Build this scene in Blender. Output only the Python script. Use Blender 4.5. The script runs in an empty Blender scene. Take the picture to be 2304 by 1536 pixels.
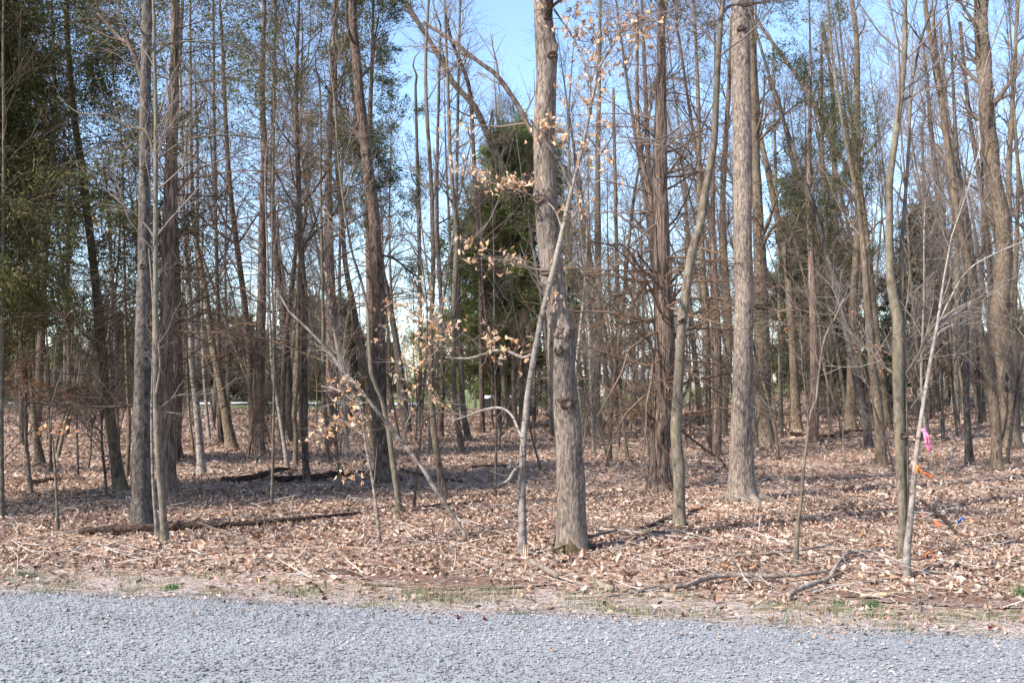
import bpy, math, random
import numpy as np
R_ = math.radians
sc = bpy.context.scene
col = sc.collection
rng = np.random.default_rng(7)
random.seed(7)

# ------------------------------------------------------------------ camera, sky, sun, exposure
F = 2240.0; CX = 1152.0; CY = 768.0; HORIZON = 860.0; CAMZ = 1.6
PITCH = math.atan((HORIZON-CY)/F)
cd = bpy.data.cameras.new('camera'); cam = bpy.data.objects.new('camera', cd); col.objects.link(cam)
cam.location = (0, 0, CAMZ); cam.rotation_euler = (math.pi/2+PITCH, 0, 0)
cd.lens = 35; cd.sensor_width = 36; cd.clip_start = 0.1; cd.clip_end = 3000
sc.camera = cam
SUN_EL = R_(41); SUN_AZ = R_(57)          # azimuth measured from straight behind the camera to the left
SV = np.array([-math.sin(SUN_AZ)*math.cos(SUN_EL), -math.cos(SUN_AZ)*math.cos(SUN_EL), math.sin(SUN_EL)])
w = bpy.data.worlds.new('World'); sc.world = w; w.use_nodes = True
nt = w.node_tree; nt.nodes.clear()
sky = nt.nodes.new('ShaderNodeTexSky'); sky.sky_type = 'NISHITA'; sky.sun_disc = False
sky.sun_elevation = SUN_EL; sky.sun_rotation = math.atan2(SV[0], SV[1]) % (2*math.pi)
sky.air_density = 1.0; sky.dust_density = 0.6; sky.ozone_density = 2.6; sky.altitude = 200
bg = nt.nodes.new('ShaderNodeBackground'); bg.inputs[1].default_value = 0.15
wo = nt.nodes.new('ShaderNodeOutputWorld')
nt.links.new(sky.outputs[0], bg.inputs[0]); nt.links.new(bg.outputs[0], wo.inputs[0])
sd = bpy.data.lights.new('sun', 'SUN'); so = bpy.data.objects.new('sun', sd); col.objects.link(so)
sd.energy = 4.2; sd.angle = R_(0.53); sd.color = (1.0, 0.955, 0.89)
from mathutils import Vector, Matrix
so.rotation_euler = Vector(SV).to_track_quat('Z', 'Y').to_euler()
sc.view_settings.view_transform = 'Standard'; sc.view_settings.look = 'None'
sc.view_settings.exposure = 1.3; sc.view_settings.gamma = 1; sc.view_settings.use_curve_mapping = False

# ------------------------------------------------------------------ projection helpers
ct, st = math.cos(PITCH), math.sin(PITCH)
def ray(px, py):
    u = (px-CX)/F; v = (CY-py)/F
    return np.array([u, ct-v*st, st+v*ct])
def at(px, py, Y):
    d = ray(px, py); t = Y/d[1]
    return np.array([d[0]*t, Y, CAMZ+d[2]*t])
def sst(a, b, x):
    t = np.clip((x-a)/(b-a), 0, 1); return t*t*(3-2*t)
def sdist(x, y): return (y-6.88+0.199*x)/1.02          # distance past the road edge
def terrain(x, y):
    s = sdist(x, y)
    n = (np.sin(x*0.9+1.3*np.sin(y*0.35))*0.4+np.sin(y*0.8+0.5*x)*0.35+np.sin(x*2.3-y*1.7)*0.15+np.sin(x*4.1+y*3.3+1)*0.08)
    z = sst(0.6, 3.0, s)*(0.06+0.06*n)
    z = z + sst(14, 60, y)*sst(2, 22, x)*1.25*np.clip(1-sst(80, 140, y)*0.2, 0, 1)
    z = z - 0.0*s
    return z
def ground(px, py):
    z = 0.0; d = ray(px, py)
    for _ in range(25):
        t = (z-CAMZ)/d[2] if d[2] < -1e-4 else 60
        t = min(max(t, 1), 120)
        p = d*t
        z = 0.5*z+0.5*float(terrain(p[0], p[1]))
    return np.array([p[0], p[1], float(terrain(p[0], p[1]))])

# ------------------------------------------------------------------ mesh helpers
def mesh(name, V, faces, mat, smooth=True):
    V = np.asarray(V, dtype=np.float32).reshape(-1, 3)
    if not isinstance(faces, (list, tuple)): faces = [faces]
    faces = [np.asarray(f, dtype=np.int32) for f in faces if len(f)]
    me = bpy.data.meshes.new(name)
    me.vertices.add(len(V)); me.vertices.foreach_set('co', V.ravel())
    nl = sum(f.size for f in faces); nf = sum(len(f) for f in faces)
    me.loops.add(nl); me.polygons.add(nf)
    me.loops.foreach_set('vertex_index', np.concatenate([f.ravel() for f in faces]))
    tot = np.concatenate([np.full(len(f), f.shape[1], dtype=np.int32) for f in faces])
    start = np.concatenate([[0], np.cumsum(tot)[:-1]]).astype(np.int32)
    me.polygons.foreach_set('loop_start', start)
    me.polygons.foreach_set('loop_total', tot)
    me.polygons.foreach_set('use_smooth', np.full(nf, smooth, dtype=bool))
    if mat: me.materials.append(mat)
    me.update(calc_edges=True)
    return me
def link(name, me, parent=None, loc=(0, 0, 0)):
    o = bpy.data.objects.new(name, me); col.objects.link(o); o.location = loc
    if parent: o.parent = parent
    return o
def tag(o, label=None, cat=None, group=None, kind=None):
    if label: o['label'] = label
    if cat: o['category'] = cat
    if group: o['group'] = group
    if kind: o['kind'] = kind
    return o
def empty(name, loc, rz=0):
    o = bpy.data.objects.new(name, None); col.objects.link(o); o.location = tuple(loc); o.rotation_euler = (0, 0, rz)
    o.empty_display_size = 0.2
    return o
def norm(v): return v/np.maximum(np.linalg.norm(v, axis=-1, keepdims=True), 1e-9)
def tubes(P, R, S=3):
    """batch of tapered tubes: P (N,K,3), R (N,K)"""
    P = np.asarray(P, float); R = np.asarray(R, float)
    N, K, _ = P.shape
    T = norm(np.gradient(P, axis=1)); ov = norm(P[:, -1]-P[:, 0])
    ax = np.eye(3)[np.argmin(np.abs(ov), axis=1)]
    n1 = norm(np.cross(T, ax[:, None, :])); n2 = np.cross(T, n1)
    a = np.arange(S)*2*np.pi/S
    V = P[:, :, None, :]+R[:, :, None, None]*(np.cos(a)[None, None, :, None]*n1[:, :, None, :]+np.sin(a)[None, None, :, None]*n2[:, :, None, :])
    idx = np.arange(N*K*S).reshape(N, K, S)
    A = idx[:, :-1, :]; B = idx[:, 1:, :]
    Q = np.stack([A, np.roll(A, -1, 2), np.roll(B, -1, 2), B], -1).reshape(-1, 4)
    return V.reshape(-1, 3), Q
class MB:
    def __init__(s): s.V = []; s.F = []; s.n = 0
    def add(s, V, F):
        V = np.asarray(V, float).reshape(-1, 3)
        s.V.append(V)
        for f in (F if isinstance(F, list) else [F]): s.F.append(np.asarray(f)+s.n)
        s.n += len(V)
    def tube(s, P, R, S=3):
        if len(P): s.add(*tubes(P, R, S))
    def box(s, c, d, rz=0.0, rx=0.0):
        c = np.array(c, float); h = np.array(d, float)/2
        v = np.array([[x, y, z] for x in (-1, 1) for y in (-1, 1) for z in (-1, 1)], float)*h
        if rx: v = v@np.array([[1, 0, 0], [0, math.cos(rx), math.sin(rx)], [0, -math.sin(rx), math.cos(rx)]])
        if rz: v = v@np.array([[math.cos(rz), math.sin(rz), 0], [-math.sin(rz), math.cos(rz), 0], [0, 0, 1]])
        s.add(v+c, np.array([[0, 1, 3, 2], [4, 6, 7, 5], [0, 4, 5, 1], [2, 3, 7, 6], [0, 2, 6, 4], [1, 5, 7, 3]]))
    def build(s, name, mat, parent=None, base=None, smooth=True):
        V = np.concatenate(s.V) if s.V else np.zeros((0, 3))
        if base is not None: V = V-np.asarray(base)
        d = {}
        for f in s.F: d.setdefault(f.shape[1], []).append(f)
        return link(name, mesh(name, V, [np.concatenate(x) for x in d.values()], mat, smooth), parent)
def spline(P, n):
    """Catmull-Rom resample of (K,D) control points by arc length"""
    P = np.asarray(P, float)
    if len(P) == 2:
        t = np.linspace(0, 1, n)[:, None]; return P[0]*(1-t)+P[1]*t
    Q = np.vstack([2*P[0]-P[1], P, 2*P[-1]-P[-2]])
    out = []
    m = 16
    for i in range(1, len(Q)-2):
        t = np.linspace(0, 1, m, endpoint=False)[:, None]
        a, b, c, d = Q[i-1], Q[i], Q[i+1], Q[i+2]
        out.append(0.5*((2*b)+(-a+c)*t+(2*a-5*b+4*c-d)*t**2+(-a+3*b-3*c+d)*t**3))
    out = np.vstack(out+[P[-1:]])
    L = np.concatenate([[0], np.cumsum(np.linalg.norm(np.diff(out[:, :3], axis=0), axis=1))])
    s = np.linspace(0, L[-1], n)
    return np.stack([np.interp(s, L, out[:, k]) for k in range(out.shape[1])], 1)

# ------------------------------------------------------------------ materials
def newmat(name):
    m = bpy.data.materials.new(name); m.use_nodes = True
    nt = m.node_tree; b = nt.nodes['Principled BSDF']; b.inputs['Roughness'].default_value = 0.9
    b.inputs['Specular IOR Level'].default_value = 0.2
    return m, nt, b
def nd(nt, t, **k):
    n = nt.nodes.new(t)
    for a, v in k.items():
        if a in n.inputs.keys(): n.inputs[a].default_value = v
        else: setattr(n, a, v)
    return n
def ramp(nt, fac, stops, interp='LINEAR'):
    r = nt.nodes.new('ShaderNodeValToRGB'); r.color_ramp.interpolation = interp
    e = r.color_ramp.elements
    while len(e) < len(stops): e.new(0.5)
    for i, (p, c) in enumerate(stops): e[i].position = p; e[i].color = (*c, 1)
    nt.links.new(fac, r.inputs[0]); return r.outputs[0]
def mapping(nt, scale, src='Object'):
    tc = nt.nodes.new('ShaderNodeTexCoord'); mp = nt.nodes.new('ShaderNodeMapping')
    mp.inputs['Scale'].default_value = scale
    nt.links.new(tc.outputs[src], mp.inputs[0]); return mp.outputs[0]
def mix(nt, fac, a, b, mode='MIX'):
    m = nt.nodes.new('ShaderNodeMix'); m.data_type = 'RGBA'; m.blend_type = mode
    if hasattr(fac, 'node'): nt.links.new(fac, m.inputs[0])
    else: m.inputs[0].default_value = fac
    for v, i in ((a, 6), (b, 7)):
        if hasattr(v, 'node'): nt.links.new(v, m.inputs[i])
        else: m.inputs[i].default_value = (*v, 1)
    return m.outputs[2]
def bump(nt, b, h, strength, dist):
    n = nt.nodes.new('ShaderNodeBump'); n.inputs['Strength'].default_value = strength; n.inputs['Distance'].default_value = dist
    nt.links.new(h, n.inputs['Height']); nt.links.new(n.outputs[0], b.inputs['Normal'])
def objrand(nt, base, amt=0.3):
    oi = nt.nodes.new('ShaderNodeObjectInfo')
    mr = nt.nodes.new('ShaderNodeMapRange'); mr.inputs['To Min'].default_value = 1-amt; mr.inputs['To Max'].default_value = 1+amt*0.7
    nt.links.new(oi.outputs['Random'], mr.inputs['Value'])
    vm = nt.nodes.new('ShaderNodeVectorMath'); vm.operation = 'SCALE'
    nt.links.new(base, vm.inputs[0]); nt.links.new(mr.outputs[0], vm.inputs['Scale'])
    return vm.outputs[0]
def bark(name, dark, mid, light, lichen, fur=1.0, lic=0.45, zs=5, xs=38, marks=None, bs=1.0):
    m, nt, b = newmat(name)
    v = mapping(nt, (xs, xs, zs))
    n1 = nd(nt, 'ShaderNodeTexNoise', Scale=1.0, Detail=4.0, Roughness=0.6, Distortion=0.6); nt.links.new(v, n1.inputs['Vector'])
    c = ramp(nt, n1.outputs[0], [(0.34, dark), (0.48, mid), (0.63, light)])
    v2 = mapping(nt, (5, 5, 2.2))
    n2 = nd(nt, 'ShaderNodeTexNoise', Scale=1.0, Detail=5.0, Roughness=0.65); nt.links.new(v2, n2.inputs['Vector'])
    f2 = ramp(nt, n2.outputs[0], [(lic, (0, 0, 0)), (lic+0.16, (0.75, 0.75, 0.75))])
    c = mix(nt, f2, c, lichen)
    if marks:
        v3 = mapping(nt, (9, 9, 30))
        n3 = nd(nt, 'ShaderNodeTexNoise', Scale=1.0, Detail=2.0); nt.links.new(v3, n3.inputs['Vector'])
        f3 = ramp(nt, n3.outputs[0], [(0.60, (0, 0, 0)), (0.66, (0.9, 0.9, 0.9))])
        c = mix(nt, f3, c, marks)
    v5 = mapping(nt, (1.6, 1.6, 0.9)); n5 = nd(nt, 'ShaderNodeTexNoise', Scale=1.0, Detail=3.0, Roughness=0.6); nt.links.new(v5, n5.inputs['Vector'])
    c = mix(nt, 1.0, c, ramp(nt, n5.outputs[0], [(0.36, (0.66, 0.66, 0.66)), (0.62, (1.15, 1.13, 1.1))]), 'MULTIPLY')
    c = objrand(nt, c, 0.18)
    nt.links.new(c, b.inputs['Base Color'])
    bump(nt, b, n1.outputs[0], 0.9*bs, 0.025*fur)
    return m
M = {}
M['bark_brown'] = bark('bark_brown', (0.042, 0.028, 0.02), (0.118, 0.086, 0.062), (0.215, 0.163, 0.122), (0.15, 0.12, 0.078), xs=30, zs=10)
M['bark_main'] = bark('bark_main', (0.070, 0.051, 0.040), (0.165, 0.127, 0.102), (0.29, 0.236, 0.198), (0.215, 0.172, 0.135), xs=46, zs=14, lic=0.52, bs=.75)
M['bark_grey'] = bark('bark_grey', (0.045, 0.036, 0.03), (0.09, 0.073, 0.061), (0.155, 0.135, 0.118), (0.20, 0.18, 0.16), xs=26, zs=14, lic=0.57)
M['bark_dark'] = bark('bark_dark', (0.032, 0.021, 0.016), (0.085, 0.058, 0.045), (0.17, 0.125, 0.098), (0.12, 0.095, 0.066), xs=30, zs=9, lic=0.56)
M['bark_olive'] = bark('bark_olive', (0.06, 0.046, 0.034), (0.135, 0.108, 0.081), (0.22, 0.18, 0.14), (0.16, 0.135, 0.09), xs=24, zs=12, lic=0.45, bs=.5)
M['bark_pale'] = bark('bark_pale', (0.10, 0.08, 0.068), (0.215, 0.18, 0.16), (0.36, 0.315, 0.29), (0.26, 0.225, 0.175), xs=14, zs=14, marks=(0.07, 0.05, 0.04), bs=.35)
M['bark_cedar'] = bark('bark_cedar', (0.045, 0.026, 0.02), (0.135, 0.093, 0.072), (0.27, 0.20, 0.16), (0.21, 0.16, 0.125), xs=42, zs=4, fur=1.6, lic=0.60)
M['bark_dead'] = bark('bark_dead', (0.25, 0.14, 0.085), (0.46, 0.28, 0.175), (0.60, 0.42, 0.29), (0.36, 0.25, 0.16), xs=30, zs=6, lic=0.6)
M['bark_log'] = bark('bark_log', (0.015, 0.009, 0.007), (0.05, 0.029, 0.021), (0.105, 0.066, 0.05), (0.075, 0.055, 0.04), xs=20, zs=20, lic=0.6)
M['bark_stick'] = bark('bark_stick', (0.10, 0.075, 0.06), (0.235, 0.185, 0.15), (0.38, 0.32, 0.275), (0.28, 0.235, 0.195), xs=14, zs=14, lic=0.55, bs=.4)
M['bark_stick_dark'] = bark('bark_stick_dark', (0.04, 0.028, 0.022), (0.11, 0.078, 0.062), (0.21, 0.16, 0.13), (0.2, 0.165, 0.125), xs=16, zs=16, lic=0.58)
M['bare_wood'] = bark('bare_wood', (0.42, 0.27, 0.16), (0.58, 0.40, 0.25), (0.70, 0.53, 0.36), (0.5, 0.36, 0.24), xs=10, zs=25, lic=0.6)
def twigmat(name, a, bcol):
    m, nt, b = newmat(name)
    v = mapping(nt, (1.3, 1.3, 1.3))
    n = nd(nt, 'ShaderNodeTexNoise', Scale=1.0, Detail=2.0); nt.links.new(v, n.inputs['Vector'])
    c = ramp(nt, n.outputs[0], [(0.35, a), (0.65, bcol)])
    nt.links.new(objrand(nt, c, 0.2), b.inputs['Base Color']); return m
M['twig_brown'] = twigmat('twig_brown', (0.08, 0.056, 0.041), (0.175, 0.130, 0.097))
M['twig_grey'] = twigmat('twig_grey', (0.13, 0.10, 0.085), (0.28, 0.225, 0.19))
M['twig_dark'] = twigmat('twig_dark', (0.05, 0.034, 0.026), (0.13, 0.095, 0.072))
M['twig_cedar'] = twigmat('twig_cedar', (0.10, 0.064, 0.043), (0.23, 0.155, 0.105))
def leafmat(name, stops, trans=0.25, rough=0.75):
    m, nt, b = newmat(name); b.inputs['Roughness'].default_value = rough
    g = nt.nodes.new('ShaderNodeNewGeometry')
    c = ramp(nt, g.outputs['Random Per Island'], stops)
    v = mapping(nt, (60, 60, 60)); n = nd(nt, 'ShaderNodeTexNoise', Scale=1.0, Detail=2.0); nt.links.new(v, n.inputs['Vector'])
    sh = ramp(nt, n.outputs[0], [(0.3, (0.72, 0.72, 0.72)), (0.7, (1.1, 1.1, 1.1))])
    c = mix(nt, 1.0, c, sh, 'MULTIPLY')
    nt.links.new(c, b.inputs['Base Color'])
    if trans:
        t = nt.nodes.new('ShaderNodeBsdfTranslucent'); nt.links.new(c, t.inputs[0])
        ms = nt.nodes.new('ShaderNodeMixShader'); ms.inputs[0].default_value = trans
        out = nt.nodes['Material Output']
        nt.links.new(b.outputs[0], ms.inputs[1]); nt.links.new(t.outputs[0], ms.inputs[2]); nt.links.new(ms.outputs[0], out.inputs[0])
    return m
LS = [(0.0, (0.08, 0.040, 0.026)), (0.13, (0.19, 0.103, 0.069)), (0.34, (0.32, 0.203, 0.145)), (0.58, (0.45, 0.315, 0.235)), (0.82, (0.57, 0.44, 0.35)), (0.93, (0.43, 0.22, 0.11)), (1.0, (0.68, 0.58, 0.49))]
M['litter'] = leafmat('leaf_litter', LS, 0.12)
M['dry_leaf'] = leafmat('dry_leaf', [(0, (0.48, 0.27, 0.14)), (0.5, (0.66, 0.43, 0.27)), (1, (0.80, 0.60, 0.41))], 0.35)
def objleaf(name, a, c2):
    m, nt, b = newmat(name)
    oi = nt.nodes.new('ShaderNodeObjectInfo')
    c = ramp(nt, oi.outputs['Random'], [(0, a), (1, c2)])
    nt.links.new(c, b.inputs['Base Color'])
    t = nt.nodes.new('ShaderNodeBsdfTranslucent'); nt.links.new(c, t.inputs[0])
    ms = nt.nodes.new('ShaderNodeMixShader'); ms.inputs[0].default_value = 0.35
    nt.links.new(b.outputs[0], ms.inputs[1]); nt.links.new(t.outputs[0], ms.inputs[2]); nt.links.new(ms.outputs[0], nt.nodes['Material Output'].inputs[0])
    return m
M['tan_leaf'] = objleaf('tan_leaf', (0.52, 0.29, 0.15), (0.82, 0.60, 0.40))
M['orange_leaf'] = objleaf('orange_leaf', (0.48, 0.22, 0.10), (0.78, 0.50, 0.28))
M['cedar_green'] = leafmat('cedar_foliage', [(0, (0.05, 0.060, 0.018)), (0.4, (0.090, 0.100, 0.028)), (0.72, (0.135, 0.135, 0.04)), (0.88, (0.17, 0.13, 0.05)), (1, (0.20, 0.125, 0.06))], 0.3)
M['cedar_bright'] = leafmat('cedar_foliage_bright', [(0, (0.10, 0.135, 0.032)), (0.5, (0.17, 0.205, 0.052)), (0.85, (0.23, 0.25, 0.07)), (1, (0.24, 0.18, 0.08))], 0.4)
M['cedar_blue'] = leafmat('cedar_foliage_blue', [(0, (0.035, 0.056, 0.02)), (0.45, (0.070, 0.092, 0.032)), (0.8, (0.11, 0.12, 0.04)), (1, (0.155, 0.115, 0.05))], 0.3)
M['grass'] = leafmat('grass_blades', [(0, (0.06, 0.10, 0.025)), (0.35, (0.11, 0.17, 0.045)), (0.55, (0.20, 0.22, 0.08)), (0.7, (0.36, 0.29, 0.20)), (1, (0.50, 0.42, 0.32))], 0.25)
M['gravel'] = leafmat('gravel_stone', [(0, (0.22, 0.217, 0.225)), (0.15, (0.29, 0.286, 0.295)), (0.6, (0.37, 0.366, 0.375)), (0.9, (0.46, 0.456, 0.46)), (1, (0.53, 0.526, 0.525))], 0, 0.8)
def vary(mat, scale, lo, hi):
    nt = mat.node_tree; b = nt.nodes['Principled BSDF']; src = b.inputs['Base Color'].links[0].from_socket
    v = mapping(nt, scale); n = nd(nt, 'ShaderNodeTexNoise', Scale=1.0, Detail=4.0); nt.links.new(v, n.inputs['Vector'])
    c = mix(nt, 1.0, src, ramp(nt, n.outputs[0], [(0.35, (lo,)*3), (0.65, (hi,)*3)]), 'MULTIPLY'); nt.links.new(c, b.inputs['Base Color'])
vary(M['gravel'], (0.35, 1.5, 1), 0.50, 0.74)
vary(M['litter'], (0.9, 1.2, 1), 0.76, 1.22)
def paint(name, c, rough=0.6):
    m, nt, b = newmat(name); b.inputs['Roughness'].default_value = rough
    v = mapping(nt, (3, 3, 3)); n = nd(nt, 'ShaderNodeTexNoise', Scale=2.0, Detail=4.0); nt.links.new(v, n.inputs['Vector'])
    nt.links.new(ramp(nt, n.outputs[0], [(0.3, tuple(x*0.82 for x in c)), (0.7, c)]), b.inputs['Base Color']); return m
M['tape_pink'] = paint('pink_tape', (0.85, 0.20, 0.38), 0.5)
M['tape_orange'] = paint('orange_tape', (0.85, 0.17, 0.04), 0.5)
M['flag_blue'] = paint('blue_flag', (0.015, 0.09, 0.32), 0.4)
M['flag_orange'] = paint('orange_flag', (0.80, 0.14, 0.05), 0.4)
M['white_paint'] = paint('white_paint', (0.78, 0.79, 0.80))
M['black_paint'] = paint('dark_paint', (0.035, 0.045, 0.045), 0.35)
M['rubber'] = paint('rubber', (0.02, 0.02, 0.02), 0.8)
M['roof'] = paint('roof_shingle', (0.24, 0.24, 0.26))
M['glass'] = paint('window_glass', (0.05, 0.06, 0.08), 0.1)
M['wire'] = paint('flag_wire', (0.55, 0.45, 0.32))
M['red_leaf'] = paint('dark_red_leaf', (0.16, 0.02, 0.02))
m, nt, b = newmat('brick'); M['brick'] = m
br = nd(nt, 'ShaderNodeTexBrick', Scale=4.0); br.inputs['Color1'].default_value = (0.42, 0.17, 0.10, 1); br.inputs['Color2'].default_value = (0.32, 0.12, 0.08, 1); br.inputs['Mortar'].default_value = (0.5, 0.45, 0.4, 1)
nt.links.new(mapping(nt, (1, 1, 1)), br.inputs['Vector']); nt.links.new(br.outputs[0], b.inputs['Base Color'])

# ground sheet: leaf litter, humus, and grass far away
m, nt, b = newmat('forest_floor'); M['floor'] = m
v = mapping(nt, (1, 1, 1))
vo = nd(nt, 'ShaderNodeTexVoronoi', Scale=17.0, Randomness=1.0); nt.links.new(v, vo.inputs['Vector'])
sepc = nt.nodes.new('ShaderNodeSeparateColor'); nt.links.new(vo.outputs['Color'], sepc.inputs[0])
c1 = ramp(nt, sepc.outputs[0], [(p, tuple(x*0.8 for x in c)) for p, c in LS])
n0 = nd(nt, 'ShaderNodeTexNoise', Scale=0.55, Detail=5.0, Roughness=0.6); nt.links.new(v, n0.inputs['Vector'])
c1 = mix(nt, ramp(nt, n0.outputs[0], [(0.42, (0, 0, 0)), (0.62, (0.6, 0.6, 0.6))]), c1, (0.13, 0.075, 0.05))
ge = nt.nodes.new('ShaderNodeNewGeometry'); sp = nt.nodes.new('ShaderNodeSeparateXYZ'); nt.links.new(ge.outputs['Position'], sp.inputs[0])
n4 = nd(nt, 'ShaderNodeTexNoise', Scale=0.25, Detail=4.0); nt.links.new(v, n4.inputs['Vector'])
ad = nt.nodes.new('ShaderNodeMath'); ad.operation = 'MULTIPLY_ADD'; nt.links.new(n4.outputs[0], ad.inputs[0]); ad.inputs[1].default_value = 14; nt.links.new(sp.outputs['Y'], ad.inputs[2])
mr = nt.nodes.new('ShaderNodeMapRange'); mr.inputs['From Min'].default_value = 60; mr.inputs['From Max'].default_value = 64; nt.links.new(ad.outputs[0], mr.inputs['Value'])
n5 = nd(nt, 'ShaderNodeTexNoise', Scale=3.0, Detail=6.0); nt.links.new(v, n5.inputs['Vector'])
gc = ramp(nt, n5.outputs[0], [(0.3, (0.10, 0.13, 0.045)), (0.6, (0.20, 0.24, 0.09)), (0.75, (0.30, 0.27, 0.15))])
c1 = mix(nt, mr.outputs[0], c1, gc)
nt.links.new(c1, b.inputs['Base Color']); bump(nt, b, vo.outputs['Distance'], 0.8, 0.03)
m, nt, b = newmat('road_gravel'); M['road'] = m
v = mapping(nt, (1, 1, 1)); vo = nd(nt, 'ShaderNodeTexVoronoi', Scale=60.0); nt.links.new(v, vo.inputs['Vector'])
sepc = nt.nodes.new('ShaderNodeSeparateColor'); nt.links.new(vo.outputs['Color'], sepc.inputs[0])
nt.links.new(ramp(nt, sepc.outputs[0], [(0, (0.17, 0.17, 0.176)), (0.5, (0.225, 0.225, 0.233)), (1, (0.29, 0.29, 0.296))]), b.inputs['Base Color'])
bump(nt, b, vo.outputs['Distance'], 0.6, 0.006)
m, nt, b = newmat('verge_soil'); M['verge'] = m
v = mapping(nt, (1, 1, 1)); n1 = nd(nt, 'ShaderNodeTexNoise', Scale=25.0, Detail=6.0, Roughness=0.7); nt.links.new(v, n1.inputs['Vector'])
n2 = nd(nt, 'ShaderNodeTexNoise', Scale=2.5, Detail=3.0); nt.links.new(v, n2.inputs['Vector'])
c = ramp(nt, n1.outputs[0], [(0.34, (0.17, 0.105, 0.08)), (0.47, (0.32, 0.235, 0.19)), (0.62, (0.46, 0.40, 0.375)), (0.7, (0.55, 0.53, 0.53))])
c = mix(nt, ramp(nt, n2.outputs[0], [(0.5, (0, 0, 0)), (0.62, (0.6, 0.6, 0.6))]), c, (0.19, 0.17, 0.085))
nt.links.new(c, b.inputs['Base Color']); bump(nt, b, n1.outputs[0], 0.8, 0.02)
m, nt, b = newmat('bare_soil'); M['soil'] = m
v = mapping(nt, (1, 1, 1)); n1 = nd(nt, 'ShaderNodeTexNoise', Scale=14.0, Detail=8.0, Roughness=0.7); nt.links.new(v, n1.inputs['Vector'])
nt.links.new(ramp(nt, n1.outputs[0], [(0.3, (0.10, 0.052, 0.036)), (0.7, (0.23, 0.14, 0.10))]), b.inputs['Base Color']); bump(nt, b, n1.outputs[0], 0.8, 0.03)
M['far_road'] = paint('far_road_surface', (0.56, 0.57, 0.60), 0.9)
M['moss'] = bark('moss', (0.03, 0.023, 0.014), (0.07, 0.056, 0.027), (0.11, 0.092, 0.045), (0.08, 0.055, 0.035), xs=40, zs=40)
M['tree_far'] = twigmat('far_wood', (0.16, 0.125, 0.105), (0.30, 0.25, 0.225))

# ------------------------------------------------------------------ setting: ground, road, verge
def grid(name, xs, ys, zf, mat, warp=None):
    X, Y = np.meshgrid(xs, ys)
    if warp: X, Y = warp(X, Y)
    Z = zf(X, Y); n, k = X.shape
    V = np.stack([X, Y, Z], -1).reshape(-1, 3)
    I = np.arange(n*k).reshape(n, k)
    Q = np.stack([I[:-1, :-1], I[:-1, 1:], I[1:, 1:], I[1:, :-1]], -1).reshape(-1, 4)
    return tag(link(name, mesh(name, V, Q, mat)), kind='structure')
t = np.linspace(-1, 1, 150); gx = np.sinh(t*5.2)*900/np.sinh(5.2)
ty = np.linspace(0, 1, 170); gy = np.concatenate([[-500, -100, -30, -10], -2+np.sinh(ty*5)*1500/np.sinh(5)])
grid('ground', gx, gy, terrain, M['floor'])
def roadwarp(X, Y): return X, Y+6.88-0.199*X
def wob(x): return 0.06*np.sin(x*2.1)+0.05*np.sin(x*5.3+1)+0.035*np.sin(x*11.7)+0.02*np.sin(x*23+2)
xs = np.linspace(-60, 60, 700)
def rw2(X, Y):
    return X, Y+6.88-0.199*X+np.where(Y > -0.01, wob(X), 0)
grid('road', xs, np.array([-6.5, -4, -2, -1, 0.0]), lambda x, y: terrain(x, y)+0.008, M['road'], rw2)
def vw(X, Y):
    return X, Y*(0.85+0.35*np.sin(X*1.7)*0.3)+6.88-0.199*X-0.25+wob(X*0.8)
grid('verge', xs, np.linspace(0, 1.05, 8), lambda x, y: terrain(x, y)+0.004, M['verge'], vw)
def soil_patch(px, py, rx, ry):
    c = ground(px, py); n = 40; a = np.linspace(0, 2*np.pi, n, endpoint=False)
    r = 1+0.18*np.sin(3*a+1)+0.12*np.sin(7*a)+0.06*np.sin(13*a)
    V = [[c[0], c[1], 0]]
    for k in (0.5, 1.0):
        V += [[c[0]+rx*k*rr*math.cos(t), c[1]+ry*k*rr*math.sin(t)-0.19*rx*k*rr*math.cos(t), 0] for t, rr in zip(a, r)]
    V = np.array(V); V[:, 2] = terrain(V[:, 0], V[:, 1])+0.016
    T = [[0, 1+i, 1+(i+1) % n] for i in range(n)]; Q = [[1+i, 1+n+i, 1+n+(i+1) % n, 1+(i+1) % n] for i in range(n)]
    tag(link('soil_patch', mesh('soil_patch', V, [np.array(T), np.array(Q)], M['soil'])), kind='structure')
SOIL = [(985, 1312, 0.75, 0.24), (2210, 1358, 0.95, 0.13)]
for s in SOIL: soil_patch(*s)
# far road beyond the wood
grid('far_road', np.linspace(-70, -6, 60), np.array([67.0, 72.5]), lambda x, y: terrain(x, y)+0.10, M['far_road'], lambda X, Y: (X, Y-0.10*(X+20)))

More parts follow.
